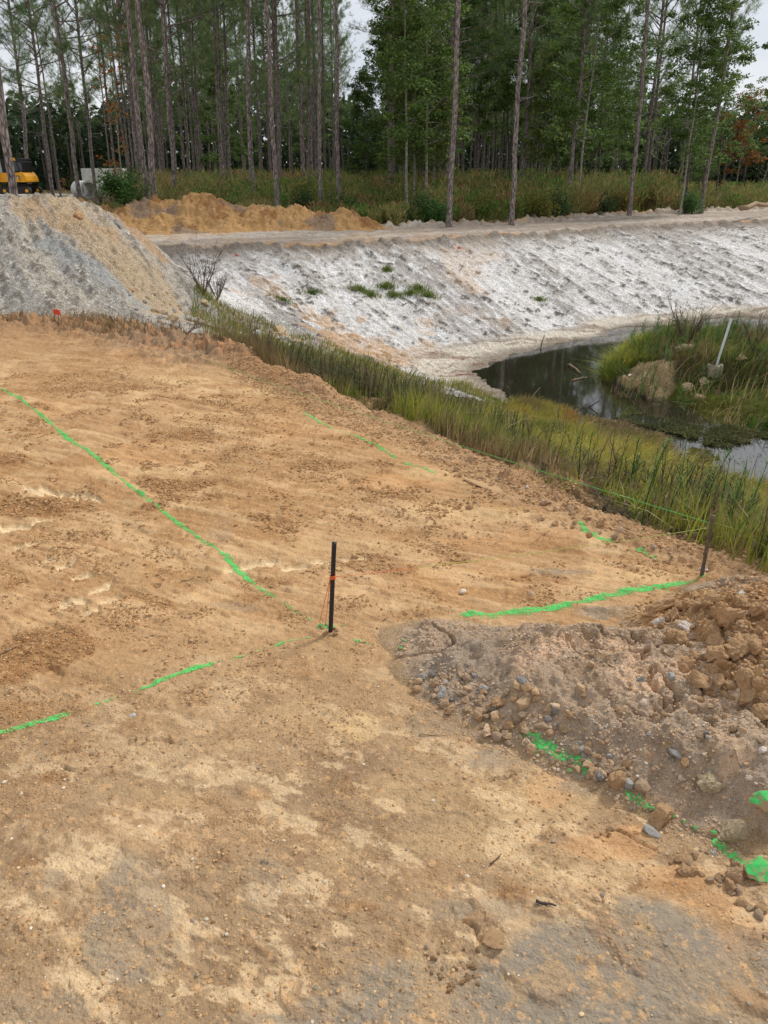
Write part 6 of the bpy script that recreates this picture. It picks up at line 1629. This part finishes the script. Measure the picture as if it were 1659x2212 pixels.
for a_ in [bbox(w, .16, h, (0, -dp / 2, h / 2)), bbox(w, .16, h, (0, dp / 2, h / 2)), bbox(.16, dp - .18, h - .01, (-w / 2 + .083, 0, h / 2)), bbox(.16, dp - .18, h - .01, (w / 2 - .083, 0, h / 2))]:
    mb.add(a_[0], a_[1])
link('wall', mb.mesh('wall'), M['concrete'], rt)
for sx in (-.75, .75):
    V, Q, T = tube([[sx, -dp / 2 - .02, 1.45], [sx + .04, -dp / 2 - .07, 1.5], [sx + .10, -dp / 2 - .02, 1.45]], .02, 6); link('lifting_loop', np_mesh('lifting_loop', V, [Q, T]), M['rusty'], rt)
# pale kerb edge seen behind the heap
V, Q, T = tube([[-34, 61.8, .10], [-24, 62.0, .10], [-17.5, 62.2, .10]], .09, 4)
tag(link('concrete_curb', np_mesh('concrete_curb', V, [Q, T]), M['concrete']), 'thin pale concrete edge running along the far track behind the heap', 'curb')

# ------------------------------------------------------------------ yellow excavator at the left edge
M['yellow'] = plain('yellow_paint', lin(236, 166, 36), .42, nscale=3, var=.12)
M['dark_metal'] = plain('dark_metal', lin(42, 40, 38), .6, nscale=8, var=.3)
M['black_trim'] = plain('black_trim', lin(22, 23, 25), .5)
mg, tg, bgl = nmat('cab_glass'); bgl.inputs['Base Color'].default_value = (*lin(36, 46, 52), 1); bgl.inputs['Roughness'].default_value = .06; bgl.inputs['Specular IOR Level'].default_value = .7; M['glass'] = mg
M['pale_panel'] = plain('door_glass_painted_reflection', lin(170, 186, 178), .25, nscale=2, var=.25)  # pale colour paints a reflection into the cab door glass
M['logo_white'] = plain('logo_white', lin(238, 240, 236), .5)
D = 68.0
def lx(u): return (u - 829.5) / F * (D / (CP_ )) * CP_
ex = AT(30, 400, D)[0]
rt = thing('excavator', 'yellow tracked excavator with dark cab at the left edge, partly behind the nearest pine', 'excavator', (ex, D, 0))
def U(u): return AT(u, 372, D)[0] - ex
def Zv(v): return AT(30, v, D)[2]
# body with rounded rear
z0, z1 = Zv(393), Zv(371)
body = [(U(-12), z0), (U(65.5), z0), (U(66), z0 + .12), (U(64), z0 + .42), (U(60), z1 - .12), (U(56.5), z1), (U(50), z1 - .06), (U(34), z1 - .08), (U(-12), z1 - .08)]
V, Q, T = prism(body, 2.3); link('body', np_mesh('body', V + [0, .2, 0], [Q, T]), M['yellow'], rt)
V, Q, T = prism([(U(36), z0 - .07), (U(60), z0 - .07), (U(60), z0 - .002), (U(36), z0 - .002)], 1.9); link('underplate', np_mesh('underplate', V + [0, .2, 0], [Q, T]), M['dark_metal'], rt)
mb = MB(); V, Q, T = tube([[U(30), .2, Zv(404)], [U(30), .2, z0]], .62, 20); mb.add(V, Q, T); V, P = box(1.5, 1.3, .35, (U(36), .2, Zv(402))); mb.add(V, P)
mb.build('turntable', M['dark_metal'], rt)
# tracks
for sy in (-.85, 1.25):
    mb = MB(); tr_ = []
    x0_, x1_ = U(2), U(70); r = .28; zc = .32
    for k in range(12): a = pi / 2 - k / 11 * pi; tr_.append((x1_ - r + r * cos(a), zc + r * sin(a)))
    for k in range(12): a = -pi / 2 - k / 11 * pi; tr_.append((x0_ + r + r * cos(a), zc + r * sin(a)))
    V, Q, T = prism(tr_, .42); mb.add(V + [0, sy, 0], Q, T)
    n = 26
    for k in range(n):
        xx = x0_ + r + (x1_ - x0_ - 2 * r) * k / (n - 1)
        for zz in (zc + r + .015, zc - r - .012): V, P = box(.05, .44, .035, (xx, sy, zz)); mb.add(V, P)
    t_ = mb.build('track', M['dark_metal'], rt)
    for k in range(5):
        V, Q, T = tube([[x0_ + .5 + k * .45, sy - .23, zc], [x0_ + .5 + k * .45, sy + .23, zc]], .13, 12); link('roller', np_mesh('roller', V, [Q, T]), M['yellow'] if k in (0, 4) else M['dark_metal'], t_)
# cab
yf = -.95
zc0, zc1 = Zv(372), Zv(345)
cab_out = [(U(-10), zc0 - .5), (U(0), zc0 - .5), (U(60), zc0 + .05), (U(60), zc1 + .02), (U(46), zc1 + .06), (U(-10), zc1 + .1)]
V, Q, T = prism(cab_out, 1.9); link('cab', np_mesh('cab', V + [0, .15, 0], [Q, T]), M['black_trim'], rt)
def panel(name, pts, mat, dy=.0, th=.03, par=rt):
    V, Q, T = prism([(U(u), Zv(v)) for u, v in pts], th); return link(name, np_mesh(name, V + [0, .15 - .95 - .02 - dy, 0], [Q, T]), M[mat], par)
panel('window', [(32, 370), (51, 369), (47, 349), (31, 347)], 'glass')
panel('window', [(53, 369), (59, 368.5), (59, 352), (49.5, 350)], 'glass')
dr = panel('door', [(5, 387), (16, 387), (14.5, 342), (2, 342)], 'pale_panel', .01)
panel('door_handle', [(3.6, 355), (5.0, 355), (5.0, 350), (3.6, 350)], 'black_trim', .05, .03, dr)
V, Q, T = prism([(U(27), Zv(345)), (U(29), Zv(341)), (U(46), Zv(341)), (U(48), Zv(347.5)), (U(30), Zv(346))], 2.0); link('roof', np_mesh('roof', V + [0, .15, 0], [Q, T]), M['yellow'], rt)
V, Q, T = prism([(U(48.2), Zv(347.5)), (U(46.4), Zv(341)), (U(59), Zv(342)), (U(60.5), Zv(351))], 1.96); link('rear_roof', np_mesh('rear_roof', V + [0, .15, 0], [Q, T]), M['dark_metal'], rt)
V, Q, T = prism([(U(-14), Zv(339)), (U(11), Zv(339)), (U(11), Zv(336)), (U(-14), Zv(336))], 2.05); link('visor', np_mesh('visor', V + [0, .15, 0], [Q, T]), M['black_trim'], rt)
panel('cab_post', [(8.5, 389), (5, 387), (-2, 352), (1, 342), (2, 352)], 'black_trim', .03)
# boom base seen at the very edge
bm_ = [(U(-40), Zv(330)), (U(-20), Zv(300)), (U(-16), Zv(304)), (U(-18), Zv(335)), (U(8.5), Zv(388)), (U(-6), Zv(389))]
V, Q, T = prism(bm_, .35); link('boom', np_mesh('boom', V + [0, -1.25, 0], [Q, T]), M['yellow'], rt)
# leaping deer badge: black rounded field, white animal
badge = panel('badge', [(45.2, 379), (50, 379), (51.6, 381), (51.4, 385), (47.6, 385), (45.6, 382.5)], 'black_trim', .16 + .03, .02)
panel('badge_animal', [(46.9, 380), (47.9, 379.8), (48.1, 381.6), (49.6, 381.8), (51.0, 383.6), (49.6, 383.4), (48.6, 384.5), (46.6, 384), (47.6, 382.6)], 'logo_white', .16 + .045, .02, badge)
panel('panel_seam', [(51.2, 387), (52, 387), (52, 391.5), (51.2, 391.5)], 'dark_metal', .17, .02)
print('all done', len(bpy.data.objects))
